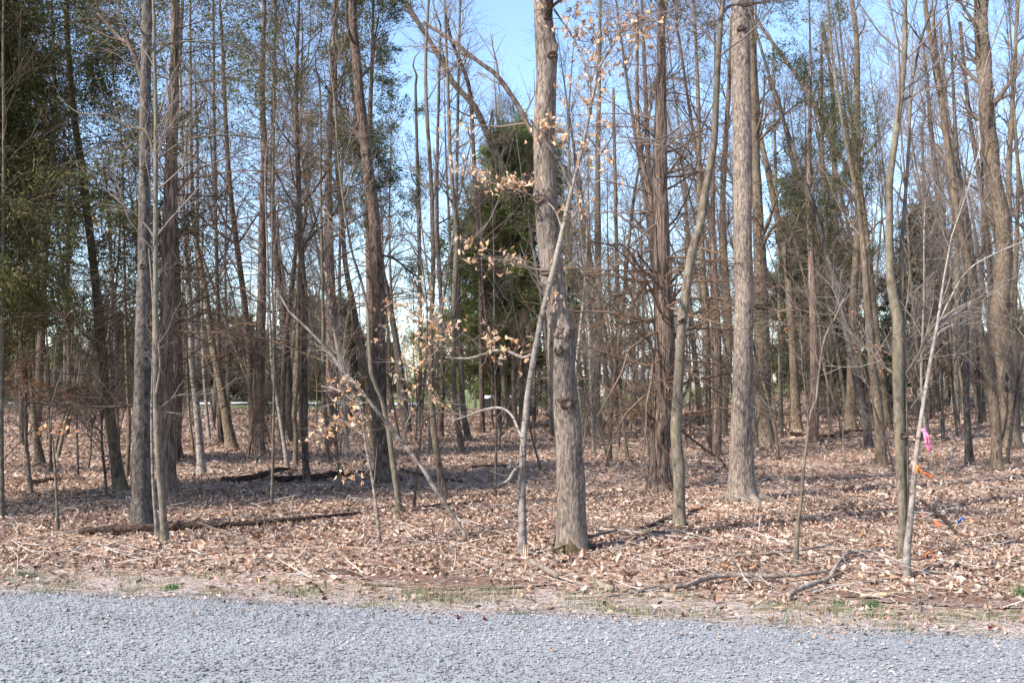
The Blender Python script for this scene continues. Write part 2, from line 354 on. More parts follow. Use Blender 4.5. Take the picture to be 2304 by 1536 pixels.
# ------------------------------------------------------------------ gravel, leaf litter, grass, twigs (stuff)
def stones(name, X, Y, Z, size, mat):
    n = len(X)
    base = np.array([[1, 0, 0], [-1, 0, 0], [0, 1, 0], [0, -1, 0], [0, 0, 1], [0, 0, -1]], float)
    V = base[None]*(1+rng.uniform(-0.35, 0.35, (n, 6, 3)))*size[:, None, None]*np.array([1, 1, 0.5])
    V += rng.normal(0, 0.17, (n, 6, 3))*size[:, None, None]
    a = rng.uniform(0, 2*np.pi, n); ca, sa = np.cos(a), np.sin(a)
    tl = rng.uniform(-0.3, 0.3, n); ctl, stl = np.cos(tl), np.sin(tl)
    x, y, z = V[..., 0].copy(), V[..., 1].copy(), V[..., 2].copy()
    y, z = y*ctl[:, None]-z*stl[:, None], y*stl[:, None]+z*ctl[:, None]
    x, y = x*ca[:, None]-y*sa[:, None], x*sa[:, None]+y*ca[:, None]
    V = np.stack([x+X[:, None], y+Y[:, None], z+Z[:, None]], -1)
    T = np.array([[0, 2, 4], [2, 1, 4], [1, 3, 4], [3, 0, 4]])
    V = V[:, :5]
    Fc = (T[None]+5*np.arange(n)[:, None, None]).reshape(-1, 3)
    return tag(link(name, mesh(name, V.reshape(-1, 3), Fc, mat, False)), kind='stuff')
n = 96000
X = rng.uniform(-5.4, 5.4, n); s = rng.uniform(-3.1, 0.12, n)+wob(X); Y = s*1.02+6.88-0.199*X
k = (np.abs(X) < 0.56*Y+0.35) & (Y > 4.7)
k |= rng.random(n) < 0.12
X, Y = X[k], Y[k]
size = np.clip(rng.lognormal(math.log(0.0060), 0.42, len(X)), 0.003, 0.019)
stones('gravel', X, Y, 0.010+size*0.25, size, M['gravel'])
n = 10000
X = rng.uniform(-7, 7, n); s = rng.exponential(0.27, n)-0.05
Y = s*1.02+6.88-0.199*X; size = rng.uniform(0.004, 0.012, n)
stones('scattered_stones', X, Y, terrain(X, Y)+0.008, size, M['gravel'])['label'] = 'loose grey stones spilled along the verge beside the gravel road'

LB = np.array([[0, -1, 0], [0, 0.05, -.12], [0, 1, 0.05], [-.52, -.32, .1], [-.48, .42, .12], [.52, -.28, .1], [.44, .46, .12]], float)
LT = np.array([[0, 1, 3], [3, 1, 4], [4, 1, 2], [0, 5, 1], [5, 6, 1], [6, 2, 1]])
def leaf_verts(n, L, W, curl):
    V = np.repeat(LB[None], n, 0)
    V[..., 2] *= rng.uniform(-0.6, 2.2, (n, 1))*curl
    V[:, 3:, 2] += rng.normal(0, 0.16, (n, 4))*curl
    V[:, [0, 2], 2] += rng.normal(0.12, 0.2, (n, 2))*curl
    V[:, 3:, :2] *= rng.uniform(0.65, 1.2, (n, 4, 1))
    V[..., 0] *= (L*W)[:, None]; V[..., 1] *= L[:, None]; V[..., 2] *= L[:, None]
    return V
def rot(V, yaw, pitch, roll):
    x, y, z = V[..., 0], V[..., 1], V[..., 2]
    c, s = np.cos(roll)[:, None], np.sin(roll)[:, None]; x, z = x*c+z*s, -x*s+z*c
    c, s = np.cos(pitch)[:, None], np.sin(pitch)[:, None]; y, z = y*c-z*s, y*s+z*c
    c, s = np.cos(yaw)[:, None], np.sin(yaw)[:, None]; x, y = x*c-y*s, x*s+y*c
    return np.stack([x, y, z], -1)
def in_soil(X, Y):
    r = np.zeros(len(X), bool)
    for px, py, rx, ry in SOIL:
        c = ground(px, py); r |= (((X-c[0])/rx)**2+((Y-c[1]+0.19*(X-c[0]))/ry)**2) < 0.85
    return r
def litter(name, n, xr, sr, Lr, label, tilt=0.35, edge=None, simple=False):
    X = rng.uniform(*xr, n); s = rng.uniform(*sr, n)
    Y = s*1.02+6.88-0.199*X
    k = np.abs(X) < 0.6*Y+1.2
    if edge is not None: k &= rng.random(n) < np.clip((s-edge-0.12*np.sin(X*3))/0.28, 0.22, 1)
    k &= ~(in_soil(X, Y) & (rng.random(n) < 0.62))
    dens = 0.5+0.5*np.clip(0.5+0.9*np.sin(X*1.7+Y*0.9)*np.sin(Y*2.1-X*0.6)+0.3*np.sin(X*5+Y*4), 0, 1)
    k &= rng.random(n) < dens
    X, Y = X[k], Y[k]; n = len(X)
    L = Lr[0]*.8+(Lr[1]*1.25-Lr[0]*.8)*rng.random(n)**1.6
    V = leaf_verts(n, L, rng.uniform(0.5, 1.0, n), 1.25)
    V = rot(V, rng.uniform(0, 6.283, n), rng.normal(0, tilt, n), rng.normal(0, tilt*1.1, n))
    V += np.stack([X, Y, terrain(X, Y)+0.010+rng.random(n)*0.03], -1)[:, None]
    LT_ = LT
    if simple: V = V[:, [0, 3, 2, 5]]; LT_ = np.array([[0, 2, 1], [0, 3, 2]])
    T = (LT_[None]+V.shape[1]*np.arange(n)[:, None, None]).reshape(-1, 3)
    return tag(link(name, mesh(name, V.reshape(-1, 3), T, M['litter'], False)), kind='stuff', label=label)
litter('leaf_litter', 92000, (-8.5, 8.5), (0.1, 7.5), (0.015, 0.037), 'dry brown and tan fallen leaves nearest the road', 0.42, 0.85)
litter('leaf_litter', 58000, (-17, 17), (7.5, 20), (0.026, 0.052), 'dry fallen leaves between the trees further in', 0.45)
litter('leaf_litter', 75000, (-32, 32), (20, 50), (0.045, 0.09), 'dry fallen leaves at the back of the wood', 0.5, simple=True)

n = 420; X = rng.uniform(-6, 6, n); s_e = -rng.exponential(0.35, n)+0.1; Y = s_e*1.02+6.88-0.199*X; L = rng.uniform(.008, .024, n)
V = rot(leaf_verts(n, L, rng.uniform(.6, 1, n), 1.3), rng.uniform(0, 6.28, n), rng.normal(0, .3, n), rng.normal(0, .3, n))+np.stack([X, Y, np.full(n, .024)], -1)[:, None]
tag(link('blown_leaves', mesh('blown_leaves', V.reshape(-1, 3), (LT[None]+7*np.arange(n)[:, None, None]).reshape(-1, 3), M['litter'], False)), kind='stuff', label='small leaf scraps blown onto the edge of the gravel')
def blades(name, X, Y, h, wd, mat, lean=0.35):
    n = len(X); a = rng.uniform(0, 6.283, n); Z = terrain(X, Y)
    dx, dy = np.cos(a), np.sin(a); l = rng.uniform(0.1, lean*2, n)*h
    la = rng.uniform(0, 6.283, n); lx, ly = np.cos(la)*l, np.sin(la)*l
    b0 = np.stack([X-dx*wd, Y-dy*wd, Z], -1); b1 = np.stack([X+dx*wd, Y+dy*wd, Z], -1)
    m0 = np.stack([X-dx*wd*.7+lx*.35, Y-dy*wd*.7+ly*.35, Z+h*.6], -1); m1 = np.stack([X+dx*wd*.7+lx*.35, Y+dy*wd*.7+ly*.35, Z+h*.6], -1)
    tp = np.stack([X+lx, Y+ly, Z+h], -1)
    V = np.stack([b0, b1, m1, m0, tp], 1)
    i = 5*np.arange(n)[:, None]
    return mesh(name, V.reshape(-1, 3), [np.array([[0, 1, 2, 3]])+i, np.array([[3, 2, 4]])+i], mat)
def patches(n, c, sx, sd_):
    X = []; Y = []
    for _ in range(c):
        x = rng.uniform(-6.5, 6.5); s = rng.uniform(0.08, 0.85); m_ = rng.integers(n//2, n*2)
        xx = x+rng.normal(0, sx*rng.uniform(.4, 1.5), m_); ss = s+rng.normal(0, sd_, m_)
        X.append(xx); Y.append(ss*1.02+6.88-0.199*xx)
    return np.concatenate(X), np.concatenate(Y)
X, Y = patches(105, 80, 0.13, 0.08)
tag(link('verge_grass', blades('verge_grass', X, Y, rng.uniform(0.02, 0.065, len(X)), 0.0022, M['grass'])), kind='stuff', label='short patchy green and straw grass along the verge')
# strip of green grass on the right part of the verge
X = rng.uniform(1.7, 4.2, 2300); s = rng.normal(0.55, 0.10, 2300)+0.07*np.sin(X*4); Y = s*1.02+6.88-0.199*X
tag(link('verge_grass', blades('verge_grass', X, Y, rng.uniform(0.015, 0.055, len(X)), 0.0022, M['grass'])), kind='stuff', label='denser strip of green grass on the right stretch of verge')
n = 5200; X = rng.uniform(-8, 8, n); s = rng.uniform(0.02, 1.0, n); Y = s*1.02+6.88-0.199*X
a = rng.normal(0.0, 0.5, n); L = rng.uniform(0.03, 0.16, n); z = terrain(X, Y)+0.012+rng.random(n)*0.015
P = np.stack([np.stack([X-np.cos(a)*L/2, Y-np.sin(a)*L/2, z], -1), np.stack([X+np.cos(a)*L/2, Y+np.sin(a)*L/2, z+rng.normal(0, .008, n)], -1)], 1)
mb = MB(); mb.tube(P, np.full((n, 2), 0.0018), 3); tag(mb.build('straw_litter', leafmat('straw', [(0, (0.24, 0.165, 0.13)), (1, (0.55, 0.47, 0.41))], 0)), kind='stuff', label='dry straw and stalks strewn on the verge')
n = 3600; s = 0.9+23*rng.random(n)**1.35; X = rng.uniform(-1, 1, n)*(5+s*0.65); Y = s*1.02+6.88-0.199*X
a = rng.uniform(0, 3.14, n); L = rng.uniform(0.1, 0.7, n); z = terrain(X, Y)+0.03
e = rng.normal(0, 0.05, n)*L*3
P = np.stack([np.stack([X-np.cos(a)*L/2, Y-np.sin(a)*L/2, z], -1), np.stack([X+rng.normal(0, .02, n), Y+rng.normal(0, .02, n), z+np.abs(e)*.5], -1), np.stack([X+np.cos(a)*L/2, Y+np.sin(a)*L/2, z+np.abs(e)], -1)], 1)
r0 = 0.0014+0.0052*rng.random(n)**1.6
mb = MB(); mb.tube(P, np.stack([r0, r0*.8, r0*.4], 1), 3); tag(mb.build('twig_litter', leafmat('twig_litter', [(0, (0.10, 0.07, 0.055)), (0.5, (0.33, 0.26, 0.21)), (1, (0.62, 0.54, 0.47))], 0)), kind='stuff', label='small fallen twigs scattered over the leaves')

# ------------------------------------------------------------------ branching
def grow(P0, D0, L, R0, K, wander, up, tip=0.3, droop=0.0):
    N = len(P0); P = np.zeros((N, K, 3)); P[:, 0] = P0; D = norm(D0.copy()); step = (L/(K-1))[:, None]
    for k in range(1, K):
        D = D+rng.normal(0, wander, (N, 3)); D[:, 2] += up-droop*(k/(K-1)); D = norm(D)
        P[:, k] = P[:, k-1]+D*step
    t = np.linspace(0, 1, K)[None]
    return P, R0[:, None]*(1-(1-tip)*t)
def kids(P, Rr, n, t0, t1, a0, a1, L, rf, K, wander, up, tip=0.35, droop=0.0, flat=0.0, rmin=0.0015, lf=None, minz=None):
    N, Kp, _ = P.shape
    t = rng.uniform(t0, t1, (N, n)); f = t*(Kp-1); i = np.clip(f.astype(int), 0, Kp-2); fr = (f-i)[..., None]
    ar = np.arange(N)[:, None]
    p = P[ar, i]*(1-fr)+P[ar, i+1]*fr; T = norm(P[ar, i+1]-P[ar, i])
    r = Rr[ar, i]*(1-fr[..., 0])+Rr[ar, i+1]*fr[..., 0]
    q = rng.normal(0, 1, (N, n, 3)); q[..., 2] *= (1-flat); q = norm(q-T*np.sum(q*T, -1, keepdims=True))
    a = rng.uniform(a0, a1, (N, n))[..., None]
    D = np.cos(a)*T+np.sin(a)*q
    Ln = L*rng.uniform(0.5, 1.15, (N, n))*(1 if lf is None else lf(t))
    R0 = np.maximum(np.minimum(r*rf*rng.uniform(.7, 1.1, (N, n)), r*.9), rmin)
    p, D, Ln, R0 = p.reshape(-1, 3), D.reshape(-1, 3), Ln.ravel(), R0.ravel()
    if minz is not None:
        k = p[:, 2] > minz; p, D, Ln, R0 = p[k], D[k], Ln[k], R0[k]
    return grow(p, D, Ln, R0, K, wander, up, tip, droop)
def bare_crown(mb, P, Rr, H, t0, n=(22, 6, 5), L=(2.2, 0.9, 0.42), rmin=0.0022, ang=(0.45, 1.0), up=0.10, k3=2):
    """P (1,K,3)"""
    A, AR = kids(P, Rr, n[0], t0, 0.985, ang[0], ang[1], L[0], 0.42, 6, 0.13, up, lf=lambda t: 1.15-0.75*t, rmin=rmin*2)
    mb.tube(A, AR, 4)
    B, BR = kids(A, AR, n[1], 0.15, 0.97, 0.4, 1.0, L[1], 0.55, 4, 0.16, up*.8, rmin=rmin*1.3)
    mb.tube(B, BR, 3)
    C_, CR = kids(B, BR, n[2], 0.15, 1.0, 0.4, 1.0, L[2], 0.6, k3, 0.18, up*.5, rmin=rmin)
    mb.tube(C_, CR, 3)
    return A
def sprays(P, D, n_per, size, spread):
    """cedar foliage: small pointed scale sprays around points"""
    N = len(P); n = N*n_per
    c = np.repeat(P, n_per, 0)+rng.normal(0, spread, (n, 3))
    d = norm(np.repeat(D, n_per, 0)+rng.normal(0, 0.55, (n, 3)))
    q = norm(np.cross(d, rng.normal(0, 1, (n, 3)))); L = size*rng.uniform(0.6, 1.5, n)[:, None]; W = L*rng.uniform(0.08, 0.17, n)[:, None]
    V = np.stack([c-d*L*.5+q*W, c-d*L*.5-q*W, c+d*L*.8], 1).reshape(-1, 3)
    Q = np.array([[0, 1, 2]])+3*np.arange(n)[:, None]
    return V, Q
def cedar_crown(mbw, mbf, P, Rr, z0, z1, rad, n1, n2, nsp, size, H, green_from, dens_side=None, droop=0.12, dead=1.0, n3=4, live_p=1.0):
    """live + dead branches. P (1,K,3) trunk ; t range by height"""
    zs = P[0, :, 2]; zt = (zs-zs[0])
    def tz(z): return float(np.interp(z, zt, np.linspace(0, 1, len(zs))))
    shape = lambda t: np.clip((1.03-t)*1.5, 0.12, 1)*rad
    A, AR = kids(P, Rr, n1, tz(z0), tz(z1), 0.8, 1.9, 1.0, 0.17, 6, 0.17, 0.05, lf=shape, droop=droop, rmin=0.005)
    AR = np.minimum(AR, 0.02)
    mbw.tube(A, AR, 4)
    B, BR = kids(A, AR, n2, 0.12, 1.0, 0.4, 1.1, rad*0.38, 0.55, 3, 0.17, 0.02, droop=0.08, rmin=0.003)
    mbw.tube(B, BR, 3)
    C_, CR = kids(B, BR, n3, 0.2, 1.0, 0.3, 1.0, rad*0.17, 0.6, 2, 0.18, 0.0, droop=0.1, rmin=0.002)
    zb = C_[:, 0, 2]-zs[0]
    live = rng.random(len(C_)) < sst(green_from-0.6, green_from+1.2, zb)
    if dens_side is not None: live &= dens_side(C_[:, 0])
    live &= rng.random(len(C_)) < live_p
    keep = live | (rng.random(len(C_)) < dead)
    mbw.tube(C_[keep], CR[keep], 3)
    Lv = C_[live]
    if len(Lv) and nsp:
        pts = np.concatenate([Lv[:, 1], Lv[:, 0]*.4+Lv[:, 1]*.6, Lv[:, 0]*.75+Lv[:, 1]*.25]); dd = norm(np.concatenate([Lv[:, 1]-Lv[:, 0]]*3))
        mbf.add(*sprays(pts, dd, nsp, size, 0.045*rad**0.5))

# ------------------------------------------------------------------ traced trees
def unproject(nodes, Y, lean=0.0, base=None):
    out = []
    for (px, py, wd) in nodes:
        p = at(px, py, Y); 
        out.append([*p, wd*0.5*Y/F*1.0])
    out = np.array(out)
    if lean: out[:, 1] += lean*(out[:, 2]-out[0, 2])
    return out
def bump_trunk(P, R, S, knots, base, rough, flare=0.0, seed=0):
    """one hero trunk: rings with real furrows, knots and a root flare"""
    n = len(P); a = np.arange(S)*2*np.pi/S
    T = norm(np.gradient(P, axis=0)); n1 = norm(np.cross(T, np.array([0, 1., 0]))); n2 = np.cross(n1, T)   # n1 ~ +-x, n2 ~ +-y
    z = P[:, 2:3]; A = a[None]
    ca, sa = np.cos(A), np.sin(A)
    g = np.random.default_rng(seed)
    rel = np.zeros((n, S))
    for k in range(14):
        m_ = int(g.integers(5, 26)); fz = g.uniform(1, 7); ph = g.uniform(0, 6.28)
        rel += np.sin(m_*A+ph+np.sin(z*fz+ph*2)*1.4)*g.uniform(0.3, 1)
    rel = rel/14**0.5*rough
    low = 0.035*np.sin(2*A+z*0.9+seed)+0.03*np.sin(z*5.3+A+seed)+0.02*np.sin(z*11+2*A)
    rr = R[:, None]*(1+rel+low)
    if flare:
        h = (P[:, 2:3]-P[0, 2])
        lob = 0.6+0.4*np.sin(5*A+seed)+0.2*np.sin(3*A+1)
        rr *= 1+flare*np.exp(-h/0.12)*lob+flare*0.35*np.exp(-h/0.4)
    V = P[:, None]+rr[..., None]*(ca[..., None]*n1[:, None]+sa[..., None]*n2[:, None])
    for (kz, kx, sz, amp) in knots:     # height, side (-1 left..1 right seen from the road), size, bulge
        ang = math.asin(max(-1, min(1, kx)))
        d = norm((V-P[:, None]))
        cxd = d[..., 0]; cyd = d[..., 1]
        w_ = np.exp(-((V[..., 2]-kz)/sz)**2)*np.exp(-((cxd-math.sin(ang))**2+(cyd+math.cos(ang))**2)/0.35**2)
        ring = np.exp(-(((V[..., 2]-kz)/(sz*1.9))**2))*0.35
        V = V+d*(w_*amp*(1+0.5*np.sin(40*V[..., 2:3][..., 0]+9*A)))[..., None]+d*(ring*abs(amp)*0.5)[..., None]
    idx = np.arange(n*S).reshape(n, S); A0, B0 = idx[:-1], idx[1:]
    Q = np.stack([A0, np.roll(A0, -1, 1), np.roll(B0, -1, 1), B0], -1).reshape(-1, 4)
    return V.reshape(-1, 3), Q
LEAFMESH = {}
def get_leaf(kind, i):
    k = (kind, i)
    if k not in LEAFMESH:
        V = leaf_verts(1, np.array([0.044]), np.array([rng.uniform(.6, 1.0)]), 3.2)[0]; V[:, 1] += 0.042
        LEAFMESH[k] = mesh('leaf', V, LT, M[kind], False)
    return LEAFMESH[k]
SKEL = {}
def tree(key, name, label, cat, barkm, nodes, H=None, crown='bare', twig='twig_brown', limbs=(), leaves=(), leafkind='tan_leaf', hero=0, knots=(), flare=0.25,
         n=(16, 5, 4), L=(1.5, 0.7, 0.35), t0=0.30, lean=0.0, group=None, ced=None, green='cedar_green', broken=False, ang=(0.45, 1.0), extra=(), rough=0.05, dY=0, minr=0.0):
    g = ground(nodes[0][0], nodes[0][1]); Y = g[1]+dY; base = at(nodes[0][0], nodes[0][1], Y) if dY else g
    Pn = unproject(nodes, Y, lean); 
    Pn[0, :3] = base; Pn[0, 2] -= 0.0
    Pn[:, 3] = np.maximum(Pn[:, 3], minr)
    zt = Pn[-1, 2]
    H = H or 10
    if not broken and H > zt+0.6:
        d = Pn[-1, :3]-Pn[-2, :3]; d = d/d[2]; d[:2] *= 0.6
        k = 3
        for j in range(1, k+1):
            f = j/k; z = zt+(H-zt)*f
            Pn = np.vstack([Pn, [Pn[-1, 0]+d[0]*(H-zt)/k*0.7+rng.normal(0, .1), Pn[-1, 1]+rng.normal(0, .12), z, max(Pn[-1, 3]*(1-f*0.55), 0.006)]])
    low = Pn[0].copy(); low[2] -= 0.12; low[3] *= 1.05
    Pn = np.vstack([low, Pn])
    K = max(14, int((Pn[-1, 2]-Pn[0, 2])*(3 if not hero else 40)))
    K = min(K, 420 if hero else 60)
    Q = spline(Pn, K); Pt = Q[:, :3]; Rt = np.maximum(Q[:, 3], 0.002)
    root = empty(name, base); tag(root, label, cat, group)
    # trunk
    if hero:
        V, Fq = bump_trunk(Pt, Rt, hero, knots, base, rough, flare, seed=len(SKEL))
        link('trunk', mesh('trunk', V-base, Fq, M[barkm]), root)
    else:
        S = 12 if Rt.max() > 0.05 else (8 if Rt.max() > 0.02 else 6)
        h = Pt[:, 2]-base[2]
        rr = Rt*(1+flare*1.5*np.exp(-np.maximum(h, 0)/0.13)+flare*.4*np.exp(-np.maximum(h, 0)/0.5)); rr *= 1+0.035*rng.normal(size=len(rr))
        V, Fq = tubes(Pt[None], rr[None], S)
        V = V.reshape(len(Pt), S, 3); V = Pt[:, None]+(V-Pt[:, None])*(1+0.05*rng.normal(size=(len(Pt), S, 1))); V = V.reshape(-1, 3)
        link('trunk', mesh('trunk', V-base, Fq, M[barkm]), root)
    skel = [Pt]; mb = MB()
    lp = []
    for lim in limbs:
        dY_ = lim[0]; ln = lim[1]
        LPn = unproject(ln, Y, 0)
        f = np.linspace(0, 1, len(LPn)); LPn[:, 1] += dY_*f+lean*(LPn[:, 2]-base[2])
        j = np.argmin(np.linalg.norm(Pt-LPn[0, :3], axis=1))
        if len(lim) < 3: LPn[0, :3] = Pt[j]
        LPn[:, 3] = np.maximum(LPn[:, 3], 0.0022)
        q = spline(LPn, max(8, len(ln)*5)); q[:, :3] += np.cumsum(rng.normal(0, 0.002, (len(q), 3)), 0)
        V, Fq = tubes(q[None, :, :3], q[None, :, 3], 7)
        link('limb', mesh('limb', V-base, Fq, M['bark_dark' if key in ('T37', 'T1') else barkm]), root)
        skel.append(q[:, :3]); lp.append((q[None, :, :3], q[None, :, 3]))
    P1, R1 = Pt[None, 1:], Rt[None, 1:]
    if crown == 'bare':
        bare_crown(mb, P1, R1, H, t0, (int(n[0]*(1.2 if Y < 20 else .95)), n[1], n[2]), L, ang=ang, k3=3 if Y < 12 else 2)
        for a, b_ in lp:
            B, BR = kids(a, b_, 14, 0.12, 0.98, 0.4, 1.0, 0.85, 0.5, 4, 0.14, 0.06, rmin=0.003); mb.tube(B, BR, 3)
            C_, CR = kids(B, BR, 6, 0.1, 1.0, 0.4, 1.0, 0.38, 0.6, 2, 0.16, 0.05, rmin=0.002); mb.tube(C_, CR, 3)
        mb.build('crown', M[twig], root, base)
    elif crown == 'cedar':
        mf = MB(); c = dict(z0=1.0, z1=H-0.2, rad=2.0, n1=60, n2=6, nsp=5, size=0.06, green_from=3.5); c.update(ced or {})
        cedar_crown(mb, mf, P1, R1, H=H, **c)
        mb.build('branches', M[twig], root, base)
        if mf.n: mf.build('crown', M[green], root, base, False)
    elif crown == 'few':
        A, AR = kids(P1, R1, n[0], t0, 0.98, 0.5, 1.1, L[0], 0.4, 6, 0.12, 0.06, rmin=0.003, lf=lambda t: 1.1-.6*t); mb.tube(A, AR, 4)
        B, BR = kids(A, AR, n[1]+1, 0.2, 1, 0.4, 1.0, L[1], 0.6, 4, 0.15, 0.05, rmin=0.002); mb.tube(B, BR, 3)
        C_, CR = kids(B, BR, 3, 0.2, 1, 0.4, 1.0, L[1]*.5, 0.6, 2, 0.15, 0.05, rmin=0.0016); mb.tube(C_, CR, 3)
        for a, b_ in lp:
            B, BR = kids(a, b_, 5, 0.2, 0.98, 0.4, 1.0, 0.35, 0.5, 4, 0.14, 0.06, rmin=0.002); mb.tube(B, BR, 3)
        mb.build('crown', M[twig], root, base)
    # dead leaves still hanging on
    allp = np.vstack(skel); mt = MB(); cnt = 0
    for (px, py, sx, sy, nl) in leaves:
        C0 = at(px, py, Y+rng.uniform(-.25, .25)+lean*3)
        j = np.argmin(np.linalg.norm(allp-C0, axis=1)); s0 = allp[j]
        mid = (s0+C0)/2+rng.normal(0, .05, 3); pl = spline(np.vstack([s0, mid, C0]), 8)
        mt = MB(); mt.tube(pl[None], np.linspace(0.0045, 0.002, 8)[None], 4)
        for _ in range(int(nl*(1.15 if key == 'T36' else 1.7))):
            tip = C0+np.array([rng.normal(0, sx*1.25)*Y/F, rng.normal(0, 0.14), rng.normal(0, sy*1.25)*Y/F])
            o0 = pl[rng.integers(4, 7)]
            if rng.random() < 0.5: mt.tube(np.stack([o0, (o0+tip)/2+rng.normal(0, .015, 3), tip])[None], np.array([[0.002, .0016, .0012]]), 3)
            o = link('leaf', get_leaf(leafkind, int(rng.integers(0, 7))), root, tuple(tip-base)); s_ = rng.uniform(0.42, 0.86)
            o.scale = (s_, s_, s_); o.rotation_euler = (rng.uniform(-2.4, -0.4), rng.uniform(-1, 1), rng.uniform(0, 6.28)); cnt += 1
        mt.build('leafy_twig', M[twig], root, base)
    if extra:      # leaves beyond the 300 single ones, joined
        Vx = []; mt = MB()
        for (px, py, sx, sy, nl) in extra:
            C0 = at(px, py, Y+rng.uniform(-.3, .3)); j = np.argmin(np.linalg.norm(allp-C0, axis=1)); s0 = allp[j]
            pl = spline(np.vstack([s0, (s0+C0)/2+rng.normal(0, .05, 3), C0]), 8); mt.tube(pl[None], np.linspace(0.004, 0.0018, 8)[None], 4)
            tp = C0+np.stack([rng.normal(0, sx, nl)*Y/F, rng.normal(0, .14, nl), rng.normal(0, sy, nl)*Y/F], 1)
            o0 = pl[rng.integers(4, 7, nl)]; mt.tube(np.stack([o0, (o0+tp)/2+rng.normal(0, .015, (nl, 3)), tp], 1), np.full((nl, 3), .0014), 3)
            lv = leaf_verts(nl, rng.uniform(.017, .035, nl), rng.uniform(.6, 1, nl), 3.0); lv = rot(lv, rng.uniform(0, 6.28, nl), rng.uniform(-2.4, -.4, nl), rng.normal(0, .8, nl))+tp[:, None]
            Vx.append(lv.reshape(-1, 3))
        Vx = np.concatenate(Vx); nl = len(Vx)//7
        tag(link('leaves', mesh('leaves', Vx-base, (LT[None]+7*np.arange(nl)[:, None, None]).reshape(-1, 3), M['dry_leaf'], False), root), kind='stuff')
        tag(mt.build('leaf_stalks', M[twig], root, base), kind='stuff')
    SKEL[key] = (Pt, Rt, Y, base, root)
    return root

T = tree
def knot(key, px, py, rx, ry, mat='bark_dark', depth=0.016):
    Pt, Rt, Y, base, root = SKEL[key]
    z = at(px, py, Y)[2]; j = int(np.argmin(np.abs(Pt[:, 2]-z))); c = Pt[j]; r = Rt[j]*1.02
    x = at(px, py, Y-r)[0]-c[0]; sx = rx*Y/F; sz = ry*Y/F
    nr, na = 6, 18; a = np.linspace(0, 2*np.pi, na, endpoint=False); V = []
    for k in range(nr+1):
        f = k/nr; h = (0.9*math.sin(min(f/0.75, 1)*math.pi*0.5)**2)*(1 if f < .75 else (1-(f-.75)/.25)**1.2)
        for i_, t in enumerate(a):
            w_ = 1+0.14*math.sin(3*t+px)+0.1*math.sin(5*t+py)
            dx = x+sx*f*w_*math.cos(t); dz = sz*f*w_*math.sin(t); dx = max(-r*.97, min(r*.97, dx))
            rr = r*1.10+depth*(h+0.1)+rng.normal(0, .0015)
            V.append([c[0]+dx*rr/r, c[1]-math.sqrt(max(rr*rr-dx*dx, 1e-4)), z+dz])
    V = np.array(V)-base; Q = []
    for k in range(nr):
        for i_ in range(na): Q.append([k*na+i_, k*na+(i_+1) % na, (k+1)*na+(i_+1) % na, (k+1)*na+i_])
    link('knot', mesh('knot', V, np.array(Q), M[mat]), root)
# --- hero trees near the road
T('T37', 'bare_tree', 'thickest near trunk, furrowed brown with two knots, beside the pale leaning sapling', 'tree', 'bark_main',
  [(1286, 1238, 74), (1287, 1200, 68), (1284, 1090, 62), (1275, 934, 58), (1265, 837, 57), (1262, 778, 57), (1258, 730, 52), (1252, 690, 48), (1246, 640, 48), (1238, 580, 49), (1231, 500, 50), (1227, 400, 50), (1225, 300, 50), (1228, 200, 48), (1229, 130, 47), (1224, 50, 45), (1222, -10, 44)],
  H=15, hero=60, rough=0.020, flare=0.12, t0=0.5, n=(13, 5, 4), L=(2.6, 1.0, 0.45), twig='twig_brown',
  knots=[(1.6+9.5*(860-752)/2240, 0.45, 0.075, 0.045), (1.6+9.5*(860-790)/2240, -0.1, 0.05, 0.03), (1.6+9.5*(860-905)/2240, 0.2, 0.07, 0.03), (1.6+9.5*(860-640)/2240, -0.9, 0.06, 0.03), (1.6+9.5*(860-455)/2240, -0.9, 0.06, 0.03), (1.6+9.5*(860-135)/2240, 0.8, 0.12, 0.03)],
  limbs=[(1.2, [(1215, 325, 14), (1198, 285, 12), (1158, 200, 12), (1110, 125, 11), (1068, 85, 10), (1020, 30, 9), (983, -10, 8), (930, -60, 6)]),
         (-0.6, [(1228, 60, 18), (1235, 25, 20), (1215, -20, 18), (1200, -60, 14)])])
